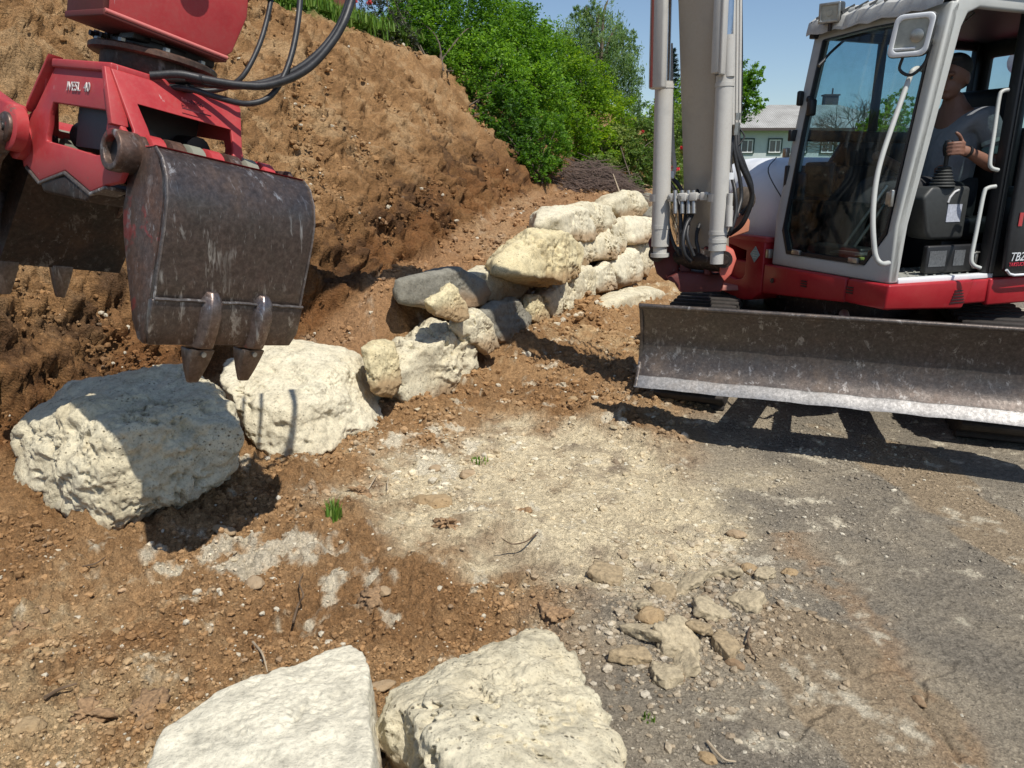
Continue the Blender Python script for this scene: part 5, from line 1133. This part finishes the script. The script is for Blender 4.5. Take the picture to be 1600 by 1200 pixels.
# steel lines behind the right cylinder
for u0, u1, d_ in ((1147, 1145, 4.5), (1152, 1150, 4.6), (1157, 1155, 4.66)):
    cylseg('steel_pipe', [P(u0, -60, d_-.15), P(u0-.5, 60, d_-.08), P(u1, 195, d_)], .011, M_CYL, ex, 8)
rail([(1159, -20, 4.6), (1160, 90, 4.66), (1158, 180, 4.7), (1152, 190, 4.7)], .004, 4.6, 'electric_cable', M_BLK)
rail([(1152, 196, 4.6), (1163, 212, 4.6), (1158, 222, 4.6), (1152, 228, 4.6)], .005, 4.6, 'electric_cable', M_BLK)
for q in ((1151, 197), (1150, 206), (1152, 182)): m = MB(); m.lathe(P(q[0], q[1], 4.52), (0, 0, 1), [(-.02, .014), (-.02, .02), (.02, .02), (.02, .014)], 6); m.build('fitting', M_FIT, ex)
hz = [([(1149, 200, 4.6), (1150, 232, 4.6), (1158, 258, 4.62), (1170, 285, 4.66), (1175, 305, 4.7), (1170, 328, 4.74), (1158, 352, 4.8), (1140, 366, 4.9)], .016),
 ([(1154, 200, 4.62), (1154, 232, 4.62), (1163, 258, 4.64), (1174, 290, 4.7), (1172, 318, 4.76), (1158, 335, 4.8)], .014),
 ([(1146, 190, 4.58), (1145, 222, 4.58), (1150, 252, 4.6), (1156, 280, 4.62), (1158, 310, 4.64), (1150, 340, 4.6)], .013),
 ([(1143, 150, 4.55), (1143, 220, 4.55), (1141, 262, 4.56), (1148, 296, 4.5), (1150, 330, 4.5), (1143, 358, 4.5), (1135, 370, 4.55)], .012),
 ([(1048, 276, 4.74), (1062, 292, 4.72), (1072, 318, 4.70), (1070, 350, 4.7), (1068, 388, 4.72), (1080, 408, 4.74)], .014),
 ([(1044, 282, 4.72), (1056, 300, 4.70), (1062, 325, 4.66), (1064, 360, 4.66), (1064, 388, 4.7)], .013),
 ([(1086, 302, 4.66), (1098, 290, 4.7), (1112, 278, 4.72), (1128, 268, 4.74)], .013),
 ([(1092, 306, 4.64), (1102, 296, 4.68), (1116, 284, 4.7), (1128, 274, 4.72)], .012),
 ([(1084, 312, 4.62), (1082, 335, 4.60), (1073, 350, 4.56), (1067, 375, 4.54), (1070, 398, 4.56), (1078, 408, 4.62)], .0125),
 ([(1076, 312, 4.64), (1076, 345, 4.62), (1074, 372, 4.6), (1084, 400, 4.62)], .012),
 ([(1042, 330, 4.78), (1046, 360, 4.76), (1054, 384, 4.74), (1062, 398, 4.76)], .011),
 ([(1112, 330, 4.8), (1096, 345, 4.76), (1088, 370, 4.7), (1092, 395, 4.7)], .012)]
for pts, r in hz: rail(pts, r, 4.7, 'hydraulic_hose', M_RUB)
for u, v, d_ in ((1055, 312, 4.6), (1066, 312, 4.6), (1076, 312, 4.58), (1084, 312, 4.56)):
    m = MB(); m.tube([P(u, v-14, d_), P(u, v+22, d_)], .015, 8); m.build('fitting', M_FIT, ex)
m = MB(); m.tube([P(1141, 302, 4.42), P(1140, 322, 4.44)], .017, 8); m.tube([P(1140, 322, 4.44), P(1139, 354, 4.46)], .021, 8); m.build('valve_body', M_CYL, ex)
m = MB(); m.lathe(P(1140, 275, 4.44), (0, 0, 1), [(-.02, .02), (-.02, .028), (.02, .028), (.02, .016)], 8); m.build('valve_cap', M_HOOD, ex)
m = MB(); m.lathe(P(1160, 312, 4.95), Vector((-.3, -.95, 0)), [(0, .085), (.05, .085), (.07, .05)], 20); m.build('dirty_boss', mat_plain('greasy_brown', (.08, .06, .045), .8, 0, .6, 20, .005), ex)
m = MB(); m.tube([P(1049, 279, 4.70), P(1049, 268, 4.70)], .017, 8); m.build('white_fitting', M_HOOD, ex)
# stick, reaching down to the grapple (above the frame)
st = [Vector((-.42, 3.52, 4.25)), Vector((-.75, 3.15, 3.55)), Vector((-1.10, 2.74, 2.62))]
m = MB(); vs = []; fs = []
ha = VB
for i, c in enumerate(st):
    t = (st[-1]-st[0]).normalized(); nr = ha.cross(t).normalized(); w = (.20, .18, .15)[i]; h = (.34, .26, .18)[i]
    vs += [c-ha*w/2-nr*h/2, c+ha*w/2-nr*h/2, c+ha*w/2+nr*h/2, c-ha*w/2+nr*h/2]
for i in range(2):
    for k in range(4): fs.append((4*i+k, 4*i+(k+1) % 4, 4*i+4+(k+1) % 4, 4*i+4+k))
fs += [(0, 1, 2, 3), (8, 9, 10, 11)]; m.add(vs, fs); m.build('stick', M_BOOM, ex, .012)
m = MB(); m.lathe(st[0]-ha*.16, ha, [(0, .09), (.32, .09)], 20); m.build('knuckle_pin', M_DARK, ex)
m = MB(); m.tube([Vector((.4, 4.0, 4.45)), Vector((-.50, 3.45, 4.62))], .055, 14); m.build('stick_cylinder', M_CYL, ex)
# ------------------------------------------------------------------ grapple
A_ = Vector((.57, .785, 0)).normalized()*.98+Vector((0, 0, -.19)); A_.normalize()
N_ = Vector((.809, -.588, -.09)); N_ = (N_-A_*N_.dot(A_)).normalized(); U_ = N_.cross(A_).normalized()
if U_.z < 0: U_ = -U_
GO = P(190, 237, 2.2)
def Q(a, n, u): return GO+A_*a+N_*n+U_*u
gr = thing('grapple', 'red two-shell demolition grapple with worn steel shells hanging over the boulder', 'grapple', tuple(Q(.2, -.3, -.7)))
SW = .52
# right shell
op = [(.085, .025), (.125, .03), (.165, .003), (.198, -.05), (.213, -.11), (.214, -.18), (.208, -.26), (.200, -.34), (.195, -.405)]
OX = .07
lip = [(.195, -.405), (.192, -.44), (.184, -.50), (.170, -.548)]
def shell(prefix, T, a0, a1, teeth, adapters=True):
    TT = (lambda a, n, u: T(a, n+OX+.055-.16*(u+.5), u+.055)) if adapters else (lambda a, n, u: T(a, n+OX+.04+.50*(u+.45), u+.09))
    """T(a, n, u) places the shell"""
    m = MB(); NAx = 12
    inward = T(0, -1, 0)-T(0, 0, 0)
    m.sheet([[T(a0+(a1-a0)*i/NAx, n, u) for i in range(NAx+1)] for n, u in op], inward*.018)
    sh = m.build('shell', M_STEEL, gr, .004, 2, angle=35)
    m = MB(); m.sheet([[T(a0-.004+(a1-a0+.008)*i/NAx, n+.007, u) for i in range(NAx+1)] for n, u in lip[:3]]+[[T(a0+.012+(a1-a0-.024)*i/NAx, lip[3][0]+.007, lip[3][1]) for i in range(NAx+1)]], inward*.024)
    m.build('lip_plate', M_STEEL, sh, .004, 2)
    m = MB(); pr = random.Random(4); m.tube([T(a0+(a1-a0)*i/30, .205, -.402+pr.uniform(-.0015, .0015)) for i in range(31)], .0055, 7); m.build('weld_seam', M_DARK if not adapters else M_EDGE2, sh)
    for a_ in (a0+.004, a1-.004): m = MB(); m.tube([T(a_, n+.001, u) for n, u in op[1:]], .0038, 6); m.build('corner_weld', M_EDGE2, sh)
    m = MB(); m.sheet([[T(a0+(a1-a0)*i/8, n, u) for i in range(9)] for n, u in ((.06, .030), (.08, .030), (.10, .032), (.128, .036))], T(0, -.012, -.006)-T(0, 0, 0)); m.build('red_top_strip', M_RED, sh, .003)
    side = [(-.03, .05), (.05, .055)]+op+lip[1:]+[(.135, -.54), (.095, -.49), (.06, -.40), (.035, -.34), (.0, -.25), (-.02, -.17), (-.01, -.09), (-.045, -.02)]
    for k, a in enumerate((a0, a1-.016)):
        m = MB(); m.prism([T(a, n-.004, u) for n, u in side], (T(1, 0, 0)-T(0, 0, 0))*.016); m.build('side_plate', M_STEEL2, sh, .003, 1)
    # pin tube and hinge knuckles
    ax = T(1, 0, 0)-T(0, 0, 0)
    m = MB(); n_ = 28; o = T(a0-.065, 0, 0); e1 = (T(0, 1, 0)-T(0, 0, 0)); e2 = (T(0, 0, 1)-T(0, 0, 0)); ro, ri = .062, .040
    def circ(r, d): return [o+ax*d+e1*r*math.cos(2*math.pi*k/n_)+e2*r*math.sin(2*math.pi*k/n_) for k in range(n_)]
    m.ring(circ(ro, 0), circ(ri, 0), ax*.075); m.build('pin_sleeve', M_STEEL2, sh, .005)
    m = MB(); m.lathe(o+ax*.022, ax, [(0, .0395), (.02, .0395)], 20); m.build('pin', M_BLK, sh)
    for k in range(7):
        a = a0+.03+k*.066; m = MB(); m.lathe(T(a, -.005, .0), ax, [(0, .052), (.006, .066), (.05, .066), (.056, .052)], 22)
        m.build('hinge_knuckle', (M_RED, M_STEEL2, M_HGR)[k % 3], sh)
    for a in teeth:
        ta = TT
        m = MB(); w = .042
        pf = [(.088, -.425, .55), (.10, -.45, .9), (.098, -.50, 1.0), (.075, -.56, 1.05), (.052, -.60, 1.15), (.045, -.612, 1.1)]
        pb = [(.06, -.425, .55), (.055, -.45, .9), (.035, -.50, 1.0), (.0, -.56, 1.05), (-.018, -.60, 1.15), (-.02, -.612, 1.1)]
        vs = []; fs = []
        for (n1, u1, w1), (n2, u2, w2) in zip(pf, pb):
            vs += [ta(a-w*w1, n2, u2), ta(a+w*w1, n2, u2), ta(a+w*w1*.9, (n1+n2)/2+.004, u1), ta(a+w*w1*.45, n1+.012, u1), ta(a-w*w1*.45, n1+.012, u1), ta(a-w*w1*.9, (n1+n2)/2+.004, u1)]
        for i in range(5):
            for k in range(6): fs.append((6*i+k, 6*i+(k+1) % 6, 6*i+6+(k+1) % 6, 6*i+6+k))
        fs += [tuple(range(6)), tuple(30+k for k in range(6))]; m.add(vs, fs); ad_ = m.build('tooth_adapter', M_ADP, sh, .005, 2)
        m = MB(); vs = []
        for n1, n2, u, w1 in ((.044, -.026, -.617, .041), (.028, -.028, -.65, .037), (.008, -.028, -.69, .030), (-.014, -.030, -.735, .018)):
            vs += [ta(a-w1, n2, u), ta(a+w1, n2, u), ta(a+w1, n1, u), ta(a-w1, n1, u)]
        fs = [(4*i+k, 4*i+(k+1) % 4, 4*i+4+(k+1) % 4, 4*i+4+k) for i in range(3) for k in range(4)]+[(0, 1, 2, 3), (12, 13, 14, 15)]
        m.add(vs, fs); m.build('tooth', M_TOOTH, sh, .005, 2)
        m = MB(); m.lathe(ta(a, .036, -.632), (T(0, 1, 0)-T(0, 0, 0)), [(0, .009), (.008, .009)], 10); m.build('tooth_pin', M_FIT, sh)
    return sh
M_STEEL2 = mat_steel('side_plate_steel', (.10, .078, .068), .6, .45, (1, 1, .4), True, .8)
M_EDGE2 = mat_steel('weld_bead_steel', (.15, .135, .125), .9, .45, (1, 1, .5), False, .3)
M_ADP = mat_steel('adapter_steel', (.22, .18, .165), 1.0, .30, (1, 1, .25), True, .35, .85)
M_TOOTH = mat_steel('tooth_steel', (.17, .145, .13), .8, .32, (1, 1, .2), False, .3, .8)
M_HGR = mat_paint('hinge_grey_green', (.22, .23, .18), .4, .4, .6)
shell('right', lambda a, n, u: Q(a, n, u), .03, .05+SW, (.22, .41))
an = math.radians(30); ca, sa_ = math.cos(an), math.sin(an)
def TL(a, n, u):
    n2 = -n; # mirrored, opened outwards
    nn = n2*ca+u*sa_*1.0; uu = u*ca-n2*sa_
    return Q(a, -.68+nn, -.01+uu)
shell('left', TL, -.06, -.10+SW, (.08, .28), False)
m = MB(); m.prism([TL(.05, .10, -.1), TL(.05, .10, -.38), TL(.05, -.0, -.54), TL(.05, -.0, -.1)], A_*(SW-.06)); m.build('inner_rib', M_DARK, gr)
# frame
FA = .42
oe = [(-.66, -.10), (-.71, -.02), (-.67, .07), (-.60, .10), (-.47, .245), (-.10, .235), (-.02, .07), (.03, .045), (.045, -.02), (.0, -.09), (-.075, -.105), (-.17, -.135), (-.35, -.085), (-.53, -.135), (-.64, -.09)]
ie = [(-.50, -.0), (-.50, .02), (-.49, .05), (-.49, .09), (-.47, .125), (-.12, .115), (-.105, .09), (-.105, .05), (-.105, .02), (-.11, 0), (-.125, -.018), (-.16, -.022), (-.3, -.012), (-.40, -.006), (-.48, -.002)]
for a in (0, FA-.02):
    m = MB(); m.ring([Q(a, n, u) for n, u in oe], [Q(a, n, u) for n, u in ie], A_*.02); m.build('end_plate', M_RED, gr, .004)
zz = [(-.64, -.09), (-.53, -.135), (-.35, -.085), (-.17, -.135), (-.075, -.105)]
m = MB(); m.sheet([[Q(a, n, u-.002) for n, u in zz] for a in (-.004, .03, .07)], U_*-.012); m.build('wear_strip', M_EDGE2, gr, .003)
m = MB(); m.prism([Q(0, -.54, -.13), Q(0, -.35, -.10), Q(0, -.12, -.13), Q(0, -.2, -.17), Q(0, -.5, -.17)], A_*FA); m.build('cross_beam', M_DARK, gr, .01)
m = MB(); m.prism([Q(-.01, -.48, .235), Q(-.01, -.48, .262), Q(-.01, -.09, .252), Q(-.01, -.09, .225)], A_*(FA+.02)); m.build('top_plate', M_RED, gr, .005)
# long sloping plate with the opening, facing the camera's right
fo = [(-.01, -.10, .235), (.03, -.015, .07), (.02, .01, .02), (FA-.03, .01, .02), (FA-.02, -.012, .07), (FA+.01, -.10, .235)]
fi = [(.055, -.055, .150), (.075, -.02, .085), (.085, -.004, .045), (FA-.06, -.004, .045), (FA-.05, -.02, .085), (FA-.045, -.055, .150)]
m = MB(); m.ring([Q(*q) for q in fo], [Q(*q) for q in fi], N_*.015); m.build('side_frame', M_RED, gr, .003)
m = MB(); m.ring([Q(a, -.60-(n+.015)*1.0, u) for a, n, u in fo], [Q(a, -.60-(n+.015), u) for a, n, u in fi], -N_*.015); m.build('side_frame', M_RED, gr, .003)
m = MB(); m.box(Q(.2, -.3, .10), (.30, .20, .20), (A_, N_, U_)); m.tube([Q(.12, -.5, .04), Q(.12, -.1, .04)], .05, 14); m.tube([Q(.30, -.5, .06), Q(.30, -.1, .06)], .045, 14); m.build('inner_cylinder', M_BLK, gr)
# left ear with pin
for a0, a1, r_, mt in ((-.07, -.03, .075, M_RED), (-.082, -.07, .05, M_STEEL2), (-.088, -.082, .016, M_BLK)):
    m = MB(); m.lathe(Q(a0, -.63, .02), A_, [(0, r_*.93), (.004, r_), (a1-a0, r_)], 26); m.build('pivot_cap', mt, gr)
m = MB(); m.prism([Q(-.06, -.62, -.055), Q(-.06, -.62, .10), Q(-.06, -.70, .11), Q(-.06, -.90, .16), Q(-.06, -.95, .10), Q(-.06, -.80, .01), Q(-.06, -.72, -.05)], A_*.05); m.build('linkage_arm', M_RED, gr, .01)
m = MB(); m.prism([Q(-.02, -.50, .24), Q(-.02, -.485, .275), Q(-.02, -.62, .115), Q(-.02, -.63, .085)], A_*.05); m.build('edge_flange', M_RED, gr, .003)
m = MB(); m.prism([Q(-.025, -.115, .235), Q(-.025, -.095, .238), Q(-.025, -.02, .075), Q(-.025, -.045, .07)], A_*.05); m.build('edge_flange', M_RED, gr, .003)
# lettering, worn
text_mesh('TESLA 48', .042, Q(-.003, -.40, .175), N_, U_, mat_plain('worn_white_paint', (.55, .52, .50), .7, 0, .6, 120), gr, 'lettering', .1) if False else None
text_mesh('IVESL  40', .040, Q(-.003, -.375, .165), N_, U_, mat_plain('worn_white_paint', (.52, .48, .46), .7, 0, .7, 90), gr, 'lettering', .05)
ndir = (Q(0, -.10, .235)-Q(0, -.015, .07)).normalized()
text_mesh('kinshofer', .021, Q(.195, -.068, .190)+N_*.020+U_*.006, A_, ndir, mat_plain('dark_print', (.10, .02, .03), .6), gr, 'lettering', .1)
m = MB(); m.box(Q(.245, -.058, .175)+N_*.019, (.10, .002, .004), (A_, N_, U_)); m.build('logo_underline', mat_plain('dark_print_line', (.10, .02, .03), .6), gr)
# rotator
rc = (.215, -.27)
m = MB(); m.lathe(Q(rc[0], rc[1], .255), U_, [(0, .155), (.012, .16), (.055, .16), (.055, .15)], 44); m.build('slewing_drum', M_DARK, gr)
m = MB(); m.lathe(Q(rc[0], rc[1], .31), U_, [(0, .188), (.004, .196), (.018, .196), (.024, .188)], 56); dsk = m.build('rotator_disc', M_STEEL2, gr)
for k in range(8):
    an_ = k*math.pi/4+.3; m = MB(); m.lathe(Q(rc[0]+.168*math.cos(an_), rc[1]+.168*math.sin(an_), .334), U_, [(0, .012), (.012, .012), (.014, .008)], 6); m.build('bolt', M_FIT, dsk)
m = MB(); m.lathe(Q(rc[0], rc[1], .334), U_, [(0, .13), (.03, .13), (.03, .115), (.08, .115)], 32); m.box(Q(rc[0]+.06, rc[1]+.09, .37), (.16, .07, .06), (A_, N_, U_)); m.box(Q(rc[0]-.10, rc[1]+.06, .375), (.06, .09, .05), (A_, N_, U_)); m.build('rotator_motor', M_BLK, gr, .006)
m = MB(); m.box(Q(rc[0]-.06, rc[1]+.122, .375), (.045, .004, .03), (A_, N_, U_)); m.build('motor_label', M_GRY, gr)
for k in range(4):
    m = MB(); m.lathe(Q(rc[0]-.13+.02*k, rc[1]+.03*k-.1, .36), -A_, [(0, .014), (.02, .014), (.02, .009), (.035, .009)], 8); m.build('fitting', M_DARK, gr)
# red head bracket above the rotator
hb = [(-.0, .375), (-.0, .62), (.45, .66), (.455, .52), (.415, .395), (.385, .365)]
m = MB(); m.prism([Q(a-.03, -.10, u+.01) for a, u in hb], -N_*.018); hd_ = m.build('head_plate', M_RED, gr, .004)
m = MB(); m.prism([Q(a-.03, -.30, u+.01) for a, u in hb], -N_*.018); m.build('head_plate', M_RED, gr, .004)
m = MB(); m.prism([Q(-.042, -.095, .385), Q(-.042, -.095, .66), Q(-.042, -.325, .66), Q(-.042, -.325, .385)], A_*.016); m.build('head_end_plate', M_REDK, gr, .003)
m = MB(); m.prism([Q(-.045, -.085, .372), Q(-.045, -.33, .372), Q(.36, -.33, .362), Q(.36, -.085, .362)], U_*.02); m.build('head_base', M_REDK, gr, .004)
m = MB(); m.tube([Q(-.04, -.088, .388), Q(.36, -.088, .378)], .007, 8); m.build('edge_weld', mat_paint('pale_red_edge', (.60, .16, .15), .3, .3), gr)
m = MB(); m.box(Q(.44, -.2, .63), (.07, .34, .04), (A_, N_, U_)); m.build('end_bar', M_STEEL2, gr, .008)
m = MB(); m.lathe(Q(.2, -.42, .60), N_, [(0, .05), (.36, .05)], 20); m.build('hanger_pin', M_DARK, gr)
m = MB(); m.prism([Q(.12, -.14, .55), Q(.28, -.14, .55), Q(.26, -.14, 1.0), Q(.14, -.14, 1.0)], -N_*.18); m.build('hanger', M_REDK, gr, .01)
# hoses
def hose(px, r, name='hydraulic_hose'):
    m = MB(); m.tube(spline([P(*q) for q in px], 8), r, 12); return m.build(name, M_RUB, gr)
hose([(235, 118, 2.30), (280, 116, 2.32), (320, 124, 2.34), (375, 133, 2.36), (425, 132, 2.38), (480, 108, 2.40), (522, 62, 2.42), (545, 15, 2.44), (556, -40, 2.5), (552, -120, 2.6)], .0125)
hose([(240, 124, 2.34), (285, 124, 2.36), (330, 132, 2.40), (380, 134, 2.42), (430, 124, 2.44), (480, 98, 2.46), (520, 56, 2.48), (543, 8, 2.5), (552, -50, 2.55), (545, -120, 2.6)], .0115)
hose([(250, 132, 2.40), (290, 138, 2.42), (325, 142, 2.44), (355, 136, 2.46), (380, 118, 2.46), (402, 78, 2.48), (416, 35, 2.5), (425, -15, 2.52), (430, -90, 2.6)], .0085)
hose([(250, 134, 2.36), (300, 140, 2.36), (340, 152, 2.38), (385, 162, 2.38), (420, 152, 2.40), (442, 122, 2.42), (457, 80, 2.44), (466, 30, 2.46), (470, -20, 2.5), (472, -90, 2.6)], .0095)
for u, v, d_ in ((318, 124, 2.34), (300, 138, 2.38)):
    m = MB(); m.tube([P(u-26, v-4, d_), P(u, v, d_)], .016, 10); m.build('hose_fitting', M_BLK, gr)

# ------------------------------------------------------------------ operator
def skin(verts, edges, name='b', sub=2):
    me = bpy.data.meshes.new(name); me.from_pydata([tuple(v[0]) for v in verts], edges, []); me.update()
    o = bpy.data.objects.new(name, me); COL.objects.link(o); md = o.modifiers.new('s', 'SKIN'); md.use_smooth_shade = True
    for i, v in enumerate(verts):
        r = v[1]; me.skin_vertices[0].data[i].radius = (r, r) if isinstance(r, (int, float)) else r
    me.skin_vertices[0].data[0].use_root = True
    s = o.modifiers.new('u', 'SUBSURF'); s.levels = sub; s.render_levels = sub
    dg = bpy.context.evaluated_depsgraph_get(); out = bpy.data.meshes.new_from_object(o.evaluated_get(dg)); bpy.data.objects.remove(o); return out
def ellip(c, ax, r, n=4):
    V, F = ico(n); me = np_mesh('e', np.array([list(Vector(c)+ax[0]*v[0]*r[0]+ax[1]*v[1]*r[1]+ax[2]*v[2]*r[2]) for v in V]), F); return me
def fuse(meshes, name, mat, parent, voxel=.007, smooth=4):
    bm = bmesh.new()
    for me in meshes: bm.from_mesh(me)
    me = bpy.data.meshes.new(name); bm.to_mesh(me); bm.free(); o = bpy.data.objects.new(name, me); COL.objects.link(o)
    r = o.modifiers.new('r', 'REMESH'); r.mode = 'VOXEL'; r.voxel_size = voxel; r.use_smooth_shade = True
    s = o.modifiers.new('s', 'SMOOTH'); s.iterations = smooth; s.factor = .5
    dg = bpy.context.evaluated_depsgraph_get(); out = bpy.data.meshes.new_from_object(o.evaluated_get(dg)); bpy.data.objects.remove(o); out.materials.clear()
    return link_mesh(name, out, mat, parent)
man = thing('person', 'man with short dark hair in grey t-shirt sitting at the excavator joystick', 'person', tuple(K(-.80, -.47, 1.23)))
M_SKIN = mat_plain('tanned_skin', (.21, .10, .065), .55, 0, .08, 20); M_HAIR = mat_plain('dark_short_hair', (.02, .015, .012), .7, 0, .4, 80, .004)
M_SHIRT = mat_plain('grey_blue_tshirt', (.22, .23, .25), .9, 0, .12, 9, .03); M_TRO = mat_plain('black_trousers', (.016, .016, .018), .8, 0, .3, 20, .004); M_SHOE = mat_plain('worn_shoes', (.10, .09, .08), .8, 0, .3)
sh_ = {}
body = skin([(K(-.84,-.47,1.33), .12), (K(-.84,-.47,1.50), .125), (K(-.83,-.46,1.66), .115), (K(-.81,-.46,1.78), .07), (K(-.79,-.455,1.86), .058), (K(-.775,-.45,1.92), .056),
  (K(-.86,-.30,1.765), .055), (K(-.90,-.235,1.62), .047), (K(-.885,-.20,1.50), .042), (K(-.74,-.175,1.545), .038), (K(-.625,-.18,1.588), .027), (K(-.57,-.19,1.595), (.038, .022)),
  (K(-.84,-.62,1.765), .064), (K(-.86,-.70,1.60), .046), (K(-.80,-.73,1.48), .041), (K(-.62,-.74,1.56), .028), (K(-.55,-.74,1.58), .035),
  (K(-.80,-.38,1.32), .10), (K(-.42,-.34,1.40), .072), (K(-.36,-.34,1.22), .056), (K(-.34,-.34,1.0), .042), (K(-.80,-.57,1.32), .10), (K(-.42,-.62,1.40), .072), (K(-.34,-.62,1.2), .056), (K(-.32,-.62,1.0), .042)],
  [(0,1),(1,2),(2,3),(3,4),(4,5),(3,6),(6,7),(7,8),(8,9),(9,10),(10,11),(3,12),(12,13),(13,14),(14,15),(15,16),(0,17),(17,18),(18,19),(19,20),(0,21),(21,22),(22,23),(23,24)])
hc = K(-.745, -.445, 1.985); hf = (F_*.95+S_*.30-Z_*.12).normalized(); hs = hf.cross(Z_).normalized(); hu = hs.cross(hf)
parts = [body, ellip(hc+hu*.018-hf*.012, (hf, hs, hu), (.096, .077, .098)), ellip(hc+hf*.022-hu*.045, (hf, hs, hu), (.068, .056, .068)), ellip(hc+hf*.060-hu*.088, (hf, hs, hu), (.026, .030, .022), 3),
  ellip(hc+hf*.098-hu*.022, (hf, hs, hu), (.018, .014, .022), 3), ellip(hc+hf*.082+hu*.022, (hf, hs, hu), (.016, .048, .012), 3), ellip(hc+hf*.082-hu*.060, (hf, hs, hu), (.014, .026, .010), 3),
  ellip(hc+hs*.078-hf*.012-hu*.012, (hf, hs, hu), (.020, .008, .030), 3), ellip(hc-hs*.078-hf*.012-hu*.012, (hf, hs, hu), (.020, .008, .030), 3)]
# left hand closed on the joystick: palm and five unequal bent fingers
jk = K(-.51, -.20, 1.60); pm = K(-.57, -.185, 1.60)
for i, (z_, ln, r_) in enumerate(((1.628, .040, .0098), (1.610, .044, .0100), (1.591, .041, .0096), (1.573, .033, .0086))):
    b = K(-.556, -.150, z_); parts.append(skin([(K(-.585, -.175, z_-.003), r_*1.05), (b, r_), (K(-.522, -.140, z_+.002), r_*.95), (K(-.485, -.155, z_-.001), r_*.88), (K(-.472, -.155-ln*.75, z_-.004), r_*.78)], [(0,1),(1,2),(2,3),(3,4)]))
parts.append(skin([(K(-.585, -.19, 1.605), .014), (K(-.560, -.170, 1.640), .0125), (K(-.530, -.165, 1.668), .0105), (K(-.505, -.172, 1.684), .009)], [(0,1),(1,2),(2,3)]))
fuse(parts, 'body', M_SKIN, man, .0055, 3)
for s_ in (-1, 1):
    m = MB(); m.add(*[(lambda V, F: ([hc+hf*.083+hs*s_*.032+hu*.002+(hf*v[0]+hs*v[1]+hu*v[2])*.0085 for v in V], [tuple(f) for f in F]))(*ico(2))][0]); m.build('eye', mat_plain('dark_eye', (.06, .045, .04), .3), man)
hr = [ellip(hc+hu*.048-hf*.028, (hf, hs, hu), (.100, .082, .082)), ellip(hc-hf*.06-hu*.01, (hf, hs, hu), (.05, .070, .06)), ellip(hc+hu*.103+hf*.018, (hf, hs, hu), (.062, .052, .022), 3)]
fuse(hr, 'hair', M_HAIR, man, .007, 2)
ts = skin([(K(-.84,-.47,1.34), .145), (K(-.84,-.47,1.50), .150), (K(-.83,-.46,1.66), .165), (K(-.815,-.46,1.79), .112), (K(-.86,-.30,1.77), .082), (K(-.895,-.238,1.64), .066), (K(-.897,-.222,1.60), .066), (K(-.84,-.62,1.77), .080), (K(-.86,-.70,1.62), .064), (K(-.855,-.702,1.58), .064)],
  [(0,1),(1,2),(2,3),(3,4),(4,5),(5,6),(3,7),(7,8),(8,9)])
fuse([ts], 'tshirt', M_SHIRT, man, .009, 3)
m = MB(); m.tube([K(-.893, -.242, 1.655), K(-.896, -.236, 1.635)], [.0675, .0675], 20); m.build('sleeve_stripe', mat_plain('pale_stripe', (.42, .50, .47), .9), man)
m = MB(); m.tube([K(-.897, -.232, 1.615), K(-.899, -.226, 1.575)], [.0675, .066], 20); m.build('sleeve_band', mat_plain('green_grey_band', (.16, .25, .24), .9), man)
tr_ = skin([(K(-.84,-.47,1.32), .13), (K(-.80,-.38,1.325), .108), (K(-.42,-.34,1.405), .082), (K(-.36,-.34,1.22), .070), (K(-.34,-.34,1.0), .062), (K(-.80,-.57,1.325), .108), (K(-.42,-.62,1.405), .082), (K(-.34,-.62,1.2), .070), (K(-.32,-.62,1.0), .062)],
  [(0,1),(1,2),(2,3),(3,4),(0,5),(5,6),(6,7),(7,8)]); fuse([tr_], 'trousers', M_TRO, man, .010, 3)
for s_ in (-.34, -.62):
    sm = skin([(K(-.36, s_, .955), .046), (K(-.28, s_, .945), .042), (K(-.18, s_, .935), .032)], [(0,1),(1,2)]); fuse([sm], 'shoe', M_SHOE, man, .008, 2)
m = MB(); n_ = 20; c = K(-.635, -.18, 1.584); ax = (K(-.625,-.18,1.588)-K(-.74,-.175,1.545)).normalized(); m.lathe(c, ax, [(0, .030), (.008, .031), (.016, .030)], 20); m.build('wrist_band', M_BLK, man)

man.scale = (1.07, 1.07, 1.07); man.location = man.location+F_*.02+S_*.03
